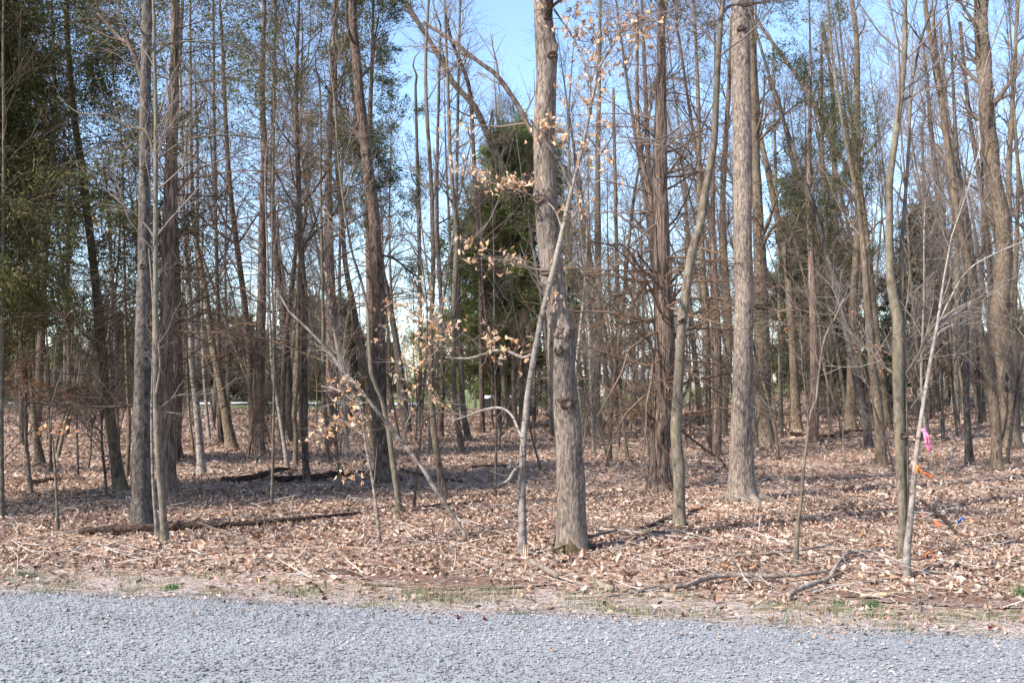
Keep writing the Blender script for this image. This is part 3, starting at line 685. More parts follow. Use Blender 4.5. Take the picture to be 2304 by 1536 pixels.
T('T36', 'oak_sapling', 'slim pale spotted sapling leaning right across the thickest trunk, with tan leaves', 'sapling', 'bark_pale',
  [(1176, 1250, 18), (1175, 1130, 16), (1175, 1051, 16), (1179, 973, 15), (1184, 915, 14), (1194, 848, 15), (1204, 786, 14), (1212, 747, 13), (1224, 690, 13), (1235, 640, 13), (1250, 590, 13), (1263, 530, 11), (1275, 485, 10), (1285, 430, 9), (1297, 385, 8), (1313, 325, 8), (1328, 250, 7), (1333, 190, 7), (1345, 165, 6), (1360, 110, 5), (1400, 70, 5), (1430, 30, 4), (1440, -20, 3)],
  H=6.2, crown='few', n=(16, 4), L=(0.9, 0.4), t0=0.30, twig='twig_grey', minr=0.004, flare=0.15,
  limbs=[(0.3, [(1192, 818, 8), (1175, 806, 7), (1140, 790, 6), (1108, 788, 6), (1060, 803, 5), (1020, 803, 4), (1000, 800, 3)]),
         (0.5, [(1175, 950, 7), (1150, 935, 6), (1115, 921, 6), (1060, 940, 5), (1015, 955, 4)]),
         (-0.2, [(1288, 410, 8), (1262, 375, 8), (1240, 345, 7), (1212, 315, 6), (1190, 280, 4)]),
         (0.2, [(1333, 190, 6), (1318, 140, 6), (1295, 85, 5), (1270, 40, 4), (1250, 0, 4)]),
         (0.2, [(1277, 485, 5), (1240, 460, 4), (1180, 430, 4), (1100, 405, 3), (1050, 375, 2)]),
         (-0.1, [(1176, 1066, 9), (1172, 1054, 9), (1163, 1052, 8), (1152, 1064, 8), (1138, 1078, 7), (1118, 1085, 6)])],
  leaves=[(1090, 400, 24, 12, 22), (1160, 412, 22, 10, 16), (1060, 380, 14, 8, 8), (1130, 790, 20, 14, 18), (1105, 760, 12, 12, 10), (1190, 780, 14, 12, 10), (1225, 300, 18, 14, 22), (1340, 200, 20, 26, 16), (1300, 60, 26, 22, 20), (1370, 70, 34, 18, 22), (1450, 55, 26, 14, 18), (1290, 470, 18, 16, 8), (1330, 330, 20, 24, 16), (1255, 640, 14, 26, 12), (1075, 565, 20, 12, 12), (1120, 585, 26, 10, 14), (1360, 370, 18, 16, 8), (1270, 30, 20, 20, 10)],
  extra=[(1330, 90, 26, 20, 30), (1390, 75, 28, 16, 34), (1450, 50, 26, 14, 26), (1300, 30, 22, 16, 20), (1345, 160, 20, 18, 18), (1230, 285, 22, 16, 24), (1250, 320, 18, 12, 14), (1060, 375, 24, 10, 16), (1170, 410, 24, 9, 20), (1330, 240, 14, 24, 16), (1350, 290, 18, 20, 14), (1310, 330, 14, 16, 12), (1300, 480, 18, 16, 10), (1250, 680, 12, 14, 10), (1060, 545, 18, 8, 10), (1150, 590, 20, 8, 12), (1410, 130, 20, 16, 14), (1110, 745, 14, 10, 10), (1020, 300, 30, 40, 14), (1290, 190, 22, 26, 14)])
T('T45', 'bare_tree', 'tall straight grey-brown trunk with spreading surface roots, right of the curved smooth stem', 'tree', 'bark_main',
  [(1669, 1128, 62), (1668, 1090, 57), (1668, 1012, 51), (1670, 934, 48), (1671, 856, 46), (1673, 778, 45), (1674, 650, 43), (1671, 500, 42), (1671, 350, 42), (1668, 200, 41), (1666, 50, 38), (1664, -10, 37)],
  H=17, hero=48, rough=0.03, flare=0.55, t0=0.62, n=(14, 6, 4), L=(3, 1.1, 0.5), knots=[(1.6+12*(860-60)/2240, 0.3, 0.1, 0.03)])
T('T1', 'bare_tree', 'upright grey lichen-mottled trunk behind the pale thin stem at left', 'tree', 'bark_grey',
  [(319, 1190, 50), (320, 1100, 44), (320, 900, 38), (322, 700, 32), (325, 500, 27), (326, 300, 24), (329, 100, 22), (331, -10, 21)],
  H=14, hero=36, rough=0.03, flare=0.35, t0=0.45, twig='twig_dark', n=(12, 5, 4), L=(2.4, .9, .4),
  limbs=[(-0.5, [(302, 912, 5), (260, 914, 5), (220, 910, 4), (180, 905, 4), (140, 902, 4), (115, 898, 3)]), (0.8, [(322, 200, 12), (280, 95, 11), (240, 60, 9), (200, 20, 8), (150, -30, 6)])])
T('T2', 'bare_tree', 'slender pale grey-green stem standing in front of the mottled trunk, nearest the dark log', 'tree', 'bark_olive',
  [(373, 1222, 19), (366, 1150, 15), (360, 1080, 14), (352, 950, 14), (350, 800, 13), (350, 700, 12), (350, 450, 11), (351, 330, 10), (350, 230, 9), (347, 110, 8), (345, -5, 7)],
  H=9, crown='few', n=(24, 6), L=(1.0, 0.45), t0=0.12, twig='twig_grey',
  limbs=[(0.3, [(351, 330, 5), (320, 290, 5), (285, 280, 4), (225, 250, 4), (150, 240, 3), (95, 200, 2)]), (0.4, [(349, 105, 5), (372, 92, 5), (430, 78, 4), (500, 80, 3), (545, 92, 2)]),
         (-0.3, [(348, 110, 5), (325, 75, 5), (300, 30, 4), (290, -10, 3)]), (0.2, [(358, 898, 4), (395, 890, 4), (440, 889, 3), (480, 880, 3), (520, 850, 2)]), (0.2, [(360, 928, 4), (400, 932, 3), (425, 945, 3), (460, 930, 2)]),
         (0.4, [(352, 245, 5), (366, 200, 4), (372, 150, 3), (374, 120, 2)]), (0.3, [(352, 350, 4), (400, 320, 4), (470, 300, 4), (560, 300, 3), (620, 320, 2)])])
T('T2b', 'sapling', 'thin pale whip growing close against the slender grey-green stem', 'sapling', 'bark_pale',
  [(355, 1205, 9), (349, 1150, 8), (344, 1080, 7), (341, 950, 6), (343, 850, 5), (345, 700, 4), (335, 560, 3)], H=3.5, crown='few', n=(6, 2), L=(.4, .2), twig='twig_grey')
T('T44', 'bare_tree', 'smooth grey-brown stem bending right as it rises, just right of the shaggy reddish cedar', 'tree', 'bark_olive',
  [(1529, 1186, 28), (1529, 1130, 25), (1527, 1052, 25), (1521, 973, 24), (1525, 895, 23), (1529, 817, 21), (1533, 739, 20), (1541, 675, 21), (1556, 575, 20), (1576, 500, 19), (1591, 410, 18), (1606, 325, 16), (1611, 225, 15), (1618, 100, 13), (1626, -5, 11)],
  H=10, hero=28, rough=0.02, flare=0.35, t0=0.5, n=(16, 6, 5), L=(1.8, 0.8, 0.4), twig='twig_grey',
  limbs=[(0.2, [(1622, 40, 6), (1640, 15, 6), (1665, 5, 5), (1690, 3, 5), (1720, -10, 4)]), (-0.3, [(1606, 300, 5), (1560, 270, 4), (1500, 310, 4), (1440, 330, 3), (1380, 335, 2)]), (0.3, [(1616, 110, 5), (1580, 60, 4), (1540, 20, 3), (1510, -20, 3)])])
T('T53', 'bare_tree', 'upright olive-grey stem of the pair at right, tied saplings standing against it', 'tree', 'bark_olive',
  [(2031, 1262, 18), (2030, 1169, 18), (2026, 1052, 20), (2023, 934, 22), (2021, 856, 25), (2022, 778, 27), (2020, 720, 25), (2006, 640, 20), (2001, 560, 18), (2001, 480, 16), (2003, 400, 15), (2016, 300, 15), (2028, 200, 14), (2036, 100, 12), (2037, -5, 10)],
  H=10, hero=28, rough=0.02, flare=0.12, t0=0.35, n=(20, 6, 5), L=(1.6, 0.8, 0.4), twig='twig_grey',
  limbs=[(0.2, [(2022, 740, 14), (2031, 690, 12), (2036, 600, 10), (2043, 500, 9), (2056, 375, 8), (2066, 225, 7), (2091, 100, 6), (2126, 0, 5)]),
         (0.3, [(2018, 850, 7), (1990, 820, 6), (1960, 780, 5), (1930, 745, 4), (1905, 710, 3), (1895, 690, 3)]), (-0.2, [(2030, 860, 7), (2050, 810, 6), (2068, 765, 6), (2095, 720, 5), (2140, 690, 4), (2170, 650, 3)]),
         (0.2, [(2062, 240, 5), (2090, 190, 5), (2108, 160, 4), (2104, 130, 3)])])
T('T53b', 'birch_sapling', 'pale lichen-spotted sapling leaning right with pink and orange tapes tied on', 'sapling', 'bark_pale',
  [(2036, 1300, 17), (2044, 1208, 15), (2052, 1130, 13), (2057, 1052, 12), (2070, 973, 10), (2078, 895, 10), (2089, 837, 9), (2101, 778, 9), (2111, 720, 7), (2120, 650, 5), (2132, 580, 4), (2150, 500, 3)],
  H=4.5, crown='few', n=(14, 5), L=(0.9, 0.4), t0=0.45, twig='twig_grey', minr=0.003,
  limbs=[(0.2, [(2110, 730, 5), (2150, 705, 4), (2200, 700, 3), (2280, 715, 2)]), (0.2, [(2097, 800, 4), (2120, 750, 4), (2175, 725, 3), (2270, 720, 2)]), (-0.2, [(2116, 700, 4), (2160, 620, 3), (2230, 570, 3), (2300, 540, 2)])])
T('T53c', 'sapling', 'dark narrow stem squeezed between the olive-grey trunk and the taped sapling', 'sapling', 'bark_olive',
  [(2036, 1262, 9), (2041, 1150, 8), (2041, 1000, 8), (2037, 880, 8), (2035, 800, 6), (2036, 700, 4)], H=3.4, crown='few', n=(5, 2), L=(.4, .2), twig='twig_grey')
T('T50', 'sapling', 'thin sapling snapped at the top with white bark bands, right of the straight grey trunk', 'sapling', 'bark_olive',
  [(1791, 1270, 10), (1795, 1188, 9), (1804, 1110, 8), (1808, 1052, 8), (1815, 1000, 7), (1820, 948, 8)], broken=True, crown='few', n=(2, 2), L=(.3, .2), twig='twig_grey',
  limbs=[(0.1, [(1820, 948, 6), (1824, 925, 5), (1838, 895, 5), (1849, 817, 5), (1861, 759, 5), (1888, 704, 3), (1905, 670, 3)]), (0.1, [(1819, 945, 4), (1812, 880, 3), (1806, 780, 3), (1805, 700, 2)])])
T('T29', 'leaning_pole', 'long pale dead pole leaning left, crossing in front of the forked dark trunks', 'dead tree', 'bark_stick',
  [(1059, 1221, 10), (1024, 1169, 10), (973, 1090, 11), (942, 1040, 10), (884, 970, 9), (856, 934, 9), (817, 884, 9), (778, 841, 8), (739, 790, 7), (700, 747, 6), (650, 700, 4), (622, 650, 3)],
  broken=True, crown='few', n=(9, 3), L=(.6, .3), t0=0.3, twig='twig_grey', flare=0, minr=0.004)
T('T28', 'bare_tree', 'thin olive stem kinked left halfway up, in front of the furrowed dark trunk', 'tree', 'bark_olive',
  [(901, 1155, 13), (891, 1090, 13), (880, 1012, 12), (872, 954, 11), (858, 895, 10), (838, 848, 10), (829, 815, 10), (831, 798, 9), (831, 759, 8), (837, 723, 7), (826, 700, 6), (815, 640, 6), (790, 560, 5), (775, 470, 5), (760, 350, 4), (755, 250, 4), (740, 100, 3)],
  H=7, crown='few', n=(16, 5), L=(1.0, .45), t0=0.4, twig='twig_grey')
T('T35', 'oak_sapling', 'small crooked sapling hung with tan leaves, left of the leaning pale pole', 'sapling', 'bark_stick',
  [(856, 1233, 7), (845, 1130, 6), (833, 1051, 6), (821, 993, 5), (817, 950, 5), (803, 895, 4), (780, 850, 3), (765, 815, 3)], H=2, broken=True, crown='few', n=(9, 3), L=(.5, .25), t0=0.3, twig='twig_grey',
  limbs=[(0.1, [(820, 985, 4), (790, 962, 3), (760, 945, 3), (720, 975, 2)]), (0.1, [(803, 895, 3), (760, 880, 3), (720, 870, 2)])],
  leaves=[(755, 945, 20, 10, 14), (735, 970, 14, 10, 8), (785, 870, 12, 14, 8), (765, 855, 10, 8, 6), (810, 945, 14, 12, 10), (800, 1060, 22, 10, 9), (785, 905, 14, 10, 6)])
T('T30', 'bare_tree', 'slim banded brown stem just behind the foot of the leaning pale pole', 'tree', 'bark_brown',
  [(1001, 1124, 17), (989, 1052, 15), (977, 973, 15), (971, 895, 13), (968, 817, 12), (970, 739, 11), (975, 600, 10), (973, 500, 10), (970, 400, 9), (960, 250, 8), (958, 125, 7), (965, -5, 6)],
  H=11, t0=0.25, n=(24, 6, 5), L=(1.2, .6, .35), twig='twig_grey', lean=0.0)
T('T30b', 'oak_sapling', 'whip-thin sapling carrying the largest tan leaf clusters, left of the slim banded stem', 'sapling', 'bark_brown',
  [(930, 1147, 6), (942, 1032, 6), (950, 934, 5), (956, 837, 5), (960, 780, 5), (962, 700, 4), (955, 640, 3)], H=3.6, crown='few', n=(14, 4), L=(.8, .4), t0=.3, twig='twig_grey',
  limbs=[(0.2, [(960, 930, 4), (1000, 925, 4), (1040, 942, 3)]), (0.2, [(958, 860, 4), (925, 830, 4), (890, 810, 3)]), (0, [(960, 780, 4), (990, 745, 4), (1015, 725, 3)]), (0, [(958, 850, 4), (985, 890, 4), (1030, 940, 3)])],
  leaves=[(950, 660, 18, 22, 22), (920, 705, 26, 16, 26), (975, 730, 26, 18, 30), (1010, 735, 14, 20, 14), (950, 790, 20, 24, 26), (925, 815, 18, 16, 16), (985, 900, 14, 10, 10), (935, 870, 20, 12, 12), (905, 895, 12, 12, 8), (880, 690, 12, 16, 10), (850, 760, 12, 20, 6)], leafkind='tan_leaf')
T('T43', 'cedar_tree', 'twisted reddish cedar with shaggy fluted bark and many dead branches right of centre', 'tree', 'bark_cedar',
  [(1486, 1104, 60), (1484, 1060, 48), (1484, 1012, 43), (1490, 934, 46), (1494, 856, 44), (1495, 778, 45), (1492, 700, 42), (1488, 600, 38), (1487, 500, 35), (1484, 400, 33), (1486, 300, 29), (1488, 200, 22), (1488, 80, 18), (1490, -10, 16)],
  H=9.8, hero=44, rough=0.06, flare=0.35, crown='cedar', twig='twig_cedar', ced=dict(z0=0.9, z1=9.5, rad=1.9, n1=135, n2=9, nsp=4, green_from=7.2, droop=0.18, n3=5, live_p=.4),
  knots=[(1.6+12.3*(860-1000)/2240, 0.3, 0.12, -0.03)],
  limbs=[(-0.3, [(1480, 1000, 12), (1462, 965, 10), (1440, 930, 8), (1425, 890, 7), (1420, 850, 6), (1422, 830, 5)]), (0.4, [(1478, 520, 14), (1455, 400, 12), (1440, 300, 10), (1436, 200, 9), (1437, 100, 8), (1440, 0, 6)]),
         (0.3, [(1478, 560, 9), (1450, 520, 8), (1410, 490, 6), (1380, 470, 4), (1340, 470, 3)]), (-0.4, [(1480, 640, 8), (1440, 610, 7), (1400, 560, 5), (1360, 560, 3)]), (0.2, [(1500, 700, 7), (1540, 640, 6), (1580, 600, 4), (1610, 590, 3)])])
T('T3', 'cedar_tree', 'straight dark reddish cedar trunk right behind the slender grey-green stem at left', 'tree', 'bark_cedar',
  [(383, 1125, 36), (376, 1000, 32), (373, 900, 30), (376, 700, 29), (381, 500, 28), (387, 300, 23), (392, 150, 19), (394, -5, 17)],
  H=9.6, hero=32, rough=0.05, flare=0.35, crown='cedar', twig='twig_cedar', ced=dict(z0=1.2, z1=9.3, rad=2.3, n1=110, n2=8, nsp=9, green_from=4.4, size=0.05, n3=5, dead=0.65, live_p=.4))
T('T5', 'cedar_tree', 'olive-brown furrowed trunk leaning left, first thick trunk from the left', 'tree', 'bark_brown',
  [(271, 1106, 32), (262, 1040, 26), (249, 950, 24), (234, 850, 22), (222, 700, 19), (205, 550, 17), (187, 400, 16), (172, 300, 15), (160, 200, 14), (150, 50, 12), (148, -10, 12)],
  H=7.8, hero=28, rough=0.05, flare=0.3, crown='cedar', twig='twig_cedar', ced=dict(z0=1.6, z1=7.5, rad=2.1, n1=80, n2=8, nsp=9, green_from=2.6, size=0.05, n3=5, dead=0.6, live_p=.7))
T('T19', 'cedar_tree', 'reddish trunk lit on its left side, in the gap left of the forked dark trunks', 'tree', 'bark_cedar',
  [(580, 1016, 34), (582, 973, 26), (582, 895, 25), (583, 817, 24), (586, 739, 21), (590, 650, 19), (590, 550, 18), (592, 450, 17), (595, 350, 15), (590, 200, 12), (595, 0, 9)],
  H=11.5, hero=24, rough=0.04, flare=0.3, crown='cedar', twig='twig_cedar', ced=dict(z0=2.2, z1=11.2, rad=2.3, n1=110, n2=8, nsp=4, green_from=8, size=0.08, n3=4, dead=0.8, live_p=.4))
T('T26', 'bare_tree', 'furrowed dark brown trunk leaning left, rising to the top left of centre', 'tree', 'bark_dark',
  [(868, 1085, 44), (860, 1012, 37), (854, 934, 34), (851, 856, 32), (852, 778, 30), (854, 700, 29), (848, 600, 29), (843, 500, 27), (834, 425, 26), (825, 350, 26), (813, 250, 22), (803, 150, 20), (793, 0, 18)],
  H=15, hero=32, rough=0.05, flare=0.35, t0=0.45, n=(22, 6, 5), L=(2.5, 1, .5), twig='twig_dark',
  limbs=[(0.5, [(822, 335, 14), (800, 295, 12), (775, 255, 10), (750, 215, 8), (738, 160, 6), (728, 90, 5)]), (0.3, [(848, 570, 6), (885, 582, 5), (915, 605, 4), (940, 625, 3)]), (0.3, [(808, 180, 6), (835, 140, 5), (840, 80, 5), (848, 20, 4)])])
T('T27', 'bare_tree', 'smoother brown trunk forking close behind the furrowed dark one, leaning left', 'tree', 'bark_brown',
  [(833, 1005, 26), (831, 934, 24), (821, 856, 23), (813, 798, 20), (802, 739, 17), (795, 690, 15), (778, 600, 12), (770, 500, 11), (760, 400, 10), (755, 250, 8), (758, 0, 6)],
  H=13, t0=0.35, n=(20, 6, 5), L=(2, .9, .45), twig='twig_dark')
# --- more traced trunks further in: (key, label, bark, nodes, H)
rows = [
 ('T4', 'pale yellowish stem with peeling bark right of the dark reddish cedar', 'bark_pale', [(453, 1069, 19), (451, 1012, 16), (441, 903, 15), (432, 817, 13), (429, 700, 12), (425, 650, 12), (417, 575, 11), (412, 450, 9), (410, 320, 7), (405, 150, 6), (402, 0, 5)], 9),
 ('T6', 'thin olive stem cut by the left edge of the view', 'bark_olive', [(5, 1170, 13), (3, 1000, 10), (4, 850, 10), (5, 700, 8), (6, 600, 7), (8, 300, 6), (8, 0, 5)], 7),
 ('T8', 'brown stem with a flared foot, third from the left edge', 'bark_brown', [(92, 1047, 20), (80, 973, 13), (74, 895, 11), (66, 817, 9), (60, 700, 8), (50, 500, 7), (45, 200, 5)], 8),
 ('T9', 'dim grey stem behind the left edge saplings', 'bark_grey', [(50, 1000, 13), (49, 900, 12), (48, 817, 10), (46, 700, 9), (40, 400, 7), (38, 100, 5)], 9),
 ('T14', 'slim crooked stem right of the left leaning trunk', 'bark_brown', [(285, 1075, 9), (289, 1012, 9), (291, 934, 9), (287, 883, 8), (283, 750, 7), (280, 600, 6), (272, 300, 5)], 8),
 ('T15', 'short leaning stem just right of the dark reddish cedar foot', 'bark_olive', [(410, 1030, 9), (398, 973, 8), (394, 934, 7), (390, 895, 6), (388, 750, 5), (380, 500, 4)], 7),
 ('T17', 'brown furrowed trunk bending left, between the pale yellowish stem and the lit reddish trunk', 'bark_brown', [(523, 1012, 26), (512, 954, 22), (502, 895, 19), (492, 845, 16), (480, 790, 15), (473, 739, 14), (462, 650, 12), (450, 590, 11), (435, 500, 9), (430, 300, 7), (428, 0, 5)], 12),
 ('T18', 'thin straight trunk half hidden behind the brown trunk bending left', 'bark_dark', [(496, 1000, 13), (494, 880, 11), (490, 700, 9), (484, 400, 7), (480, 0, 5)], 12),
 ('T20', 'needle-straight thin stem in front of the lit reddish trunk', 'bark_olive', [(611, 1141, 7), (613, 1071, 6), (615, 973, 6), (617, 856, 6), (615, 739, 5), (612, 500, 4), (616, 200, 3)], 7),
 ('T21', 'thin pale spotted stem leaning left beside the grey double trunk', 'bark_pale', [(648, 1053, 10), (635, 973, 8), (625, 907, 8), (613, 837, 7), (609, 759, 6), (603, 600, 5), (598, 350, 4)], 8),
 ('T22', 'grey-brown trunk leaning left behind a wavy thin stem', 'bark_grey', [(650, 991, 24), (648, 895, 20), (645, 798, 19), (637, 700, 20), (630, 650, 16), (618, 550, 14), (612, 425, 12), (615, 250, 9), (620, 0, 6)], 14),
 ('T23', 'wavy thin stem with a sideways kink at chest height', 'bark_brown', [(664, 1048, 11), (666, 973, 10), (660, 919, 10), (668, 876, 10), (670, 817, 9), (672, 700, 7), (675, 500, 6), (670, 200, 4)], 9),
 ('T24', 'dark spotted trunk with grey bands, left of the pale leaning pole', 'bark_dark', [(691, 1085, 16), (687, 1032, 14), (685, 954, 16), (684, 856, 15), (685, 778, 14), (687, 700, 14), (684, 640, 14), (675, 525, 12), (672, 400, 12), (665, 250, 10), (668, 120, 8), (672, 0, 7)], 11),
 ('T25', 'olive thin stem in front of the far pale road', 'bark_olive', [(738, 1040, 9), (734, 973, 8), (727, 895, 8), (727, 778, 8), (727, 700, 7), (722, 450, 6), (720, 200, 5)], 8),
 ('T31', 'lighter of two parallel trunks left of the green cedar', 'bark_olive', [(1040, 1018, 13), (1030, 954, 12), (1022, 876, 11), (1020, 778, 11), (1021, 700, 11), (1023, 650, 12), (1028, 550, 12), (1023, 475, 10), (1013, 350, 9), (1008, 200, 7), (1000, 0, 5)], 13),
 ('T32', 'darker of two parallel trunks left of the green cedar', 'bark_brown', [(1055, 991, 14), (1044, 934, 12), (1038, 837, 12), (1032, 739, 11), (1030, 600, 9), (1028, 400, 7), (1035, 0, 5)], 13),
 ('T34', 'whip-thin straight stem left of the pale spotted sapling', 'bark_grey', [(1114, 1115, 5), (1116, 1020, 5), (1117, 934, 5), (1114, 856, 4), (1112, 700, 4), (1110, 500, 3)], 5),
 ('T38', 'trunk rising before the green cedar then leaning far left at the top', 'bark_olive', [(1150, 965, 17), (1139, 895, 16), (1132, 800, 15), (1140, 700, 15), (1148, 600, 16), (1150, 500, 17), (1140, 400, 17), (1108, 330, 16), (1068, 240, 15), (1022, 190, 13), (978, 110, 12), (943, 55, 11), (918, 15, 10), (890, -30, 8)], 12),
 ('T38b', 'slim trunk against the lower green cedar, left of the pale spotted sapling', 'bark_brown', [(1161, 966, 11), (1157, 900, 10), (1155, 820, 9), (1152, 700, 8), (1150, 500, 6)], 10),
 ('T38c', 'slim upright stem against the green cedar face', 'bark_grey', [(1124, 960, 9), (1122, 850, 9), (1120, 700, 9), (1123, 550, 8), (1113, 425, 7), (1108, 250, 5)], 9),
 ('T38d', 'dark limb-like stem leaning left below the sunlit leaves', 'bark_dark', [(1085, 975, 12), (1083, 800, 11), (1080, 600, 10), (1068, 400, 10), (1058, 215, 9), (1040, 150, 9), (1015, 90, 8), (1000, 20, 6)], 13),
 ('T39', 'stem leaning left in the gap right of the thickest trunk', 'bark_olive', [(1321, 981, 15), (1312, 900, 12), (1300, 800, 11), (1290, 700, 10), (1283, 560, 8), (1280, 350, 6)], 12),
 ('T40', 'straight olive trunk midway between the thickest trunk and the reddish cedar', 'bark_olive', [(1350, 981, 22), (1342, 895, 17), (1345, 798, 17), (1347, 700, 16), (1345, 500, 14), (1345, 350, 12), (1348, 200, 9), (1350, 0, 7)], 14),
 ('T42', 'orange-brown dead stub shedding bark, left of the reddish cedar', 'bark_dead', [(1425, 962, 15), (1427, 850, 13), (1423, 750, 11), (1424, 650, 8), (1425, 560, 6)], 5.0),
 ('T46', 'thick furrowed brown trunk close behind the straight grey one, with a mossy foot', 'bark_brown', [(1718, 1000, 44), (1716, 934, 39), (1716, 856, 38), (1714, 778, 36), (1712, 700, 34), (1711, 600, 29), (1706, 500, 26), (1700, 350, 20), (1693, 150, 15), (1690, 0, 11)], 15),
 ('T47', 'brown trunk half hidden left of the straight grey trunk', 'bark_brown', [(1622, 978, 26), (1628, 895, 22), (1636, 817, 22), (1637, 700, 18), (1631, 600, 16), (1626, 450, 14), (1640, 200, 10), (1650, 0, 7)], 14),
 ('T48', 'olive trunk seen just right of the curved smooth stem', 'bark_olive', [(1596, 1024, 13), (1593, 934, 14), (1591, 856, 17), (1587, 700, 18), (1580, 600, 16), (1575, 450, 13), (1570, 200, 9), (1560, 0, 6)], 13),
 ('T49', 'vine-wrapped trunk leaning left above the dark fallen branch', 'bark_brown', [(1791, 970, 26), (1789, 895, 22), (1785, 817, 20), (1778, 700, 20), (1775, 640, 18), (1763, 550, 16), (1746, 475, 15), (1726, 375, 13), (1711, 300, 10), (1700, 150, 8)], 14),
 ('T52', 'brown trunk leaning left, left of the olive-grey stem of the pair', 'bark_brown', [(1984, 1048, 24), (1980, 973, 22), (1972, 895, 20), (1962, 817, 18), (1956, 739, 16), (1950, 670, 15), (1943, 570, 13), (1930, 450, 10), (1900, 300, 8), (1870, 100, 6)], 12),
 ('T54', 'straight grey knobbly stem right of the taped sapling', 'bark_grey', [(2181, 1044, 18), (2178, 973, 15), (2174, 895, 14), (2173, 778, 13), (2171, 700, 12), (2165, 500, 9), (2150, 300, 8), (2140, 100, 6), (2130, 0, 5)], 10),
 ('T55', 'brown trunk leaning left with a short forked foot, before the wide right-hand trunk', 'bark_brown', [(2241, 1059, 24), (2243, 973, 20), (2234, 895, 20), (2218, 817, 19), (2202, 739, 18), (2190, 650, 17), (2170, 560, 17), (2156, 500, 17), (2143, 400, 16), (2128, 300, 15), (2111, 175, 14), (2091, 75, 12), (2081, 0, 10)], 13),
 ('T56', 'widest trunk at the right, dark knot low on its side', 'bark_brown', [(2272, 1009, 44), (2271, 934, 39), (2265, 856, 39), (2255, 778, 38), (2248, 700, 38), (2258, 620, 35), (2256, 500, 33), (2236, 400, 33), (2221, 250, 32), (2211, 100, 30), (2208, 0, 29)], 16),
 ('T56b', 'slim dark stem slanting up left of the widest right-hand trunk', 'bark_dark', [(2238, 955, 14), (2234, 800, 13), (2226, 600, 12), (2206, 420, 10), (2180, 250, 9), (2160, 50, 8)], 13),
 ('T57', 'grey-olive stem at the right edge of the view', 'bark_olive', [(2296, 950, 14), (2288, 850, 14), (2280, 740, 13), (2276, 650, 12), (2270, 400, 12), (2280, 200, 10), (2290, 0, 8)], 13),
 ('T58', 'straight far trunk between the taped sapling and the grey knobbly stem', 'bark_olive', [(2148, 927, 17), (2152, 817, 15), (2154, 720, 15), (2150, 500, 11), (2130, 250, 9), (2115, 50, 6)], 14),
 ('T59', 'thin far stem just right of the pink tape', 'bark_brown', [(2098, 942, 10), (2095, 800, 9), (2085, 600, 8), (2075, 300, 6)], 12),
 ('T60', 'slim straight stem left of the olive dead-leaved brush at right', 'bark_grey', [(1868, 940, 11), (1866, 800, 10), (1862, 600, 10), (1850, 350, 8), (1848, 100, 6)], 12),
 ('T61', 'thin stem left of the vine-wrapped trunk', 'bark_olive', [(1757, 955, 10), (1755, 800, 9), (1752, 600, 8), (1744, 350, 7), (1740, 100, 5)], 12),
 ('T62', 'pinkish bare trunk rising into the blue gap at upper right', 'bark_grey', [(1900, 935, 14), (1895, 800, 13), (1885, 600, 12), (1878, 400, 11), (1872, 200, 9), (1850, 50, 7)], 15),
 ('T63', 'faint upright stem in the bright gap left of the green cedar', 'bark_grey', [(944, 962, 10), (946, 800, 9), (944, 600, 9), (940, 400, 8), (935, 200, 6)], 13),
 ('T64', 'dark upright stem in the bright gap, left one of three', 'bark_dark', [(992, 985, 10), (996, 850, 10), (993, 700, 9), (983, 500, 9), (985, 300, 7), (990, 100, 5)], 13),
 ('T65', 'slim brown stem left of the reddish cedar dead branches', 'bark_brown', [(1394, 950, 12), (1392, 850, 11), (1390, 700, 10), (1385, 450, 8), (1380, 200, 6)], 13),
 ('T66', 'dark slim trunk between the curved smooth stem and the thick furrowed trunk', 'bark_dark', [(1610, 985, 13), (1608, 850, 12), (1604, 700, 11), (1598, 500, 10), (1560, 300, 8), (1530, 100, 6)], 13),
 ('T67', 'slim leaning trunk behind the snapped sapling', 'bark_brown', [(1835, 930, 12), (1830, 800, 12), (1822, 650, 11), (1808, 500, 10), (1780, 350, 9), (1750, 220, 8)], 14),
 ('T68', 'slim trunk leaning left above the blue marking flag', 'bark_brown', [(2210, 950, 14), (2205, 800, 13), (2190, 600, 12), (2160, 400, 11), (2120, 200, 9), (2100, 50, 7)], 14),
]
for key, lab, bk, nodes, H in rows:
    thin = nodes[0][2] < 11
    Yd = ground(nodes[0][0], nodes[0][1])[1]
    tw = {'bark_dark': 'twig_dark', 'bark_pale': 'twig_grey', 'bark_grey': 'twig_grey'}.get(bk, 'twig_brown')
    T(key, 'bare_tree', lab, 'tree', bk, nodes, H=H, crown='few' if (thin and H < 9) else 'bare', n=(20, 5) if (thin and H < 9) else (17, 5, 4),
      L=(0.8, 0.4) if (thin and H < 9) else ((1.3, 0.65, 0.38) if thin else (1.9, 0.85, 0.45)), t0=0.22 if thin else 0.30, twig=tw, broken=(key == 'T42'))
# limb of the tall slim trunk at right that slants far up left
T('T51', 'bare_tree', 'tall slim trunk with a long limb slanting up left across the blue gap', 'tree', 'bark_brown',
  [(1913, 966, 26), (1915, 895, 22), (1917, 817, 21), (1919, 720, 20), (1922, 650, 17), (1931, 500, 16), (1931, 400, 15), (1928, 250, 14), (1928, 100, 12), (1916, -5, 10)], H=13, t0=0.4, n=(18, 6, 5), L=(1.8, .8, .4),
  limbs=[(0.4, [(1931, 440, 9), (1915, 395, 9), (1886, 340, 9), (1856, 280, 10), (1836, 230, 10), (1806, 180, 9), (1776, 135, 9), (1748, 95, 8), (1721, 55, 7), (1700, 10, 6), (1690, -30, 5)])])
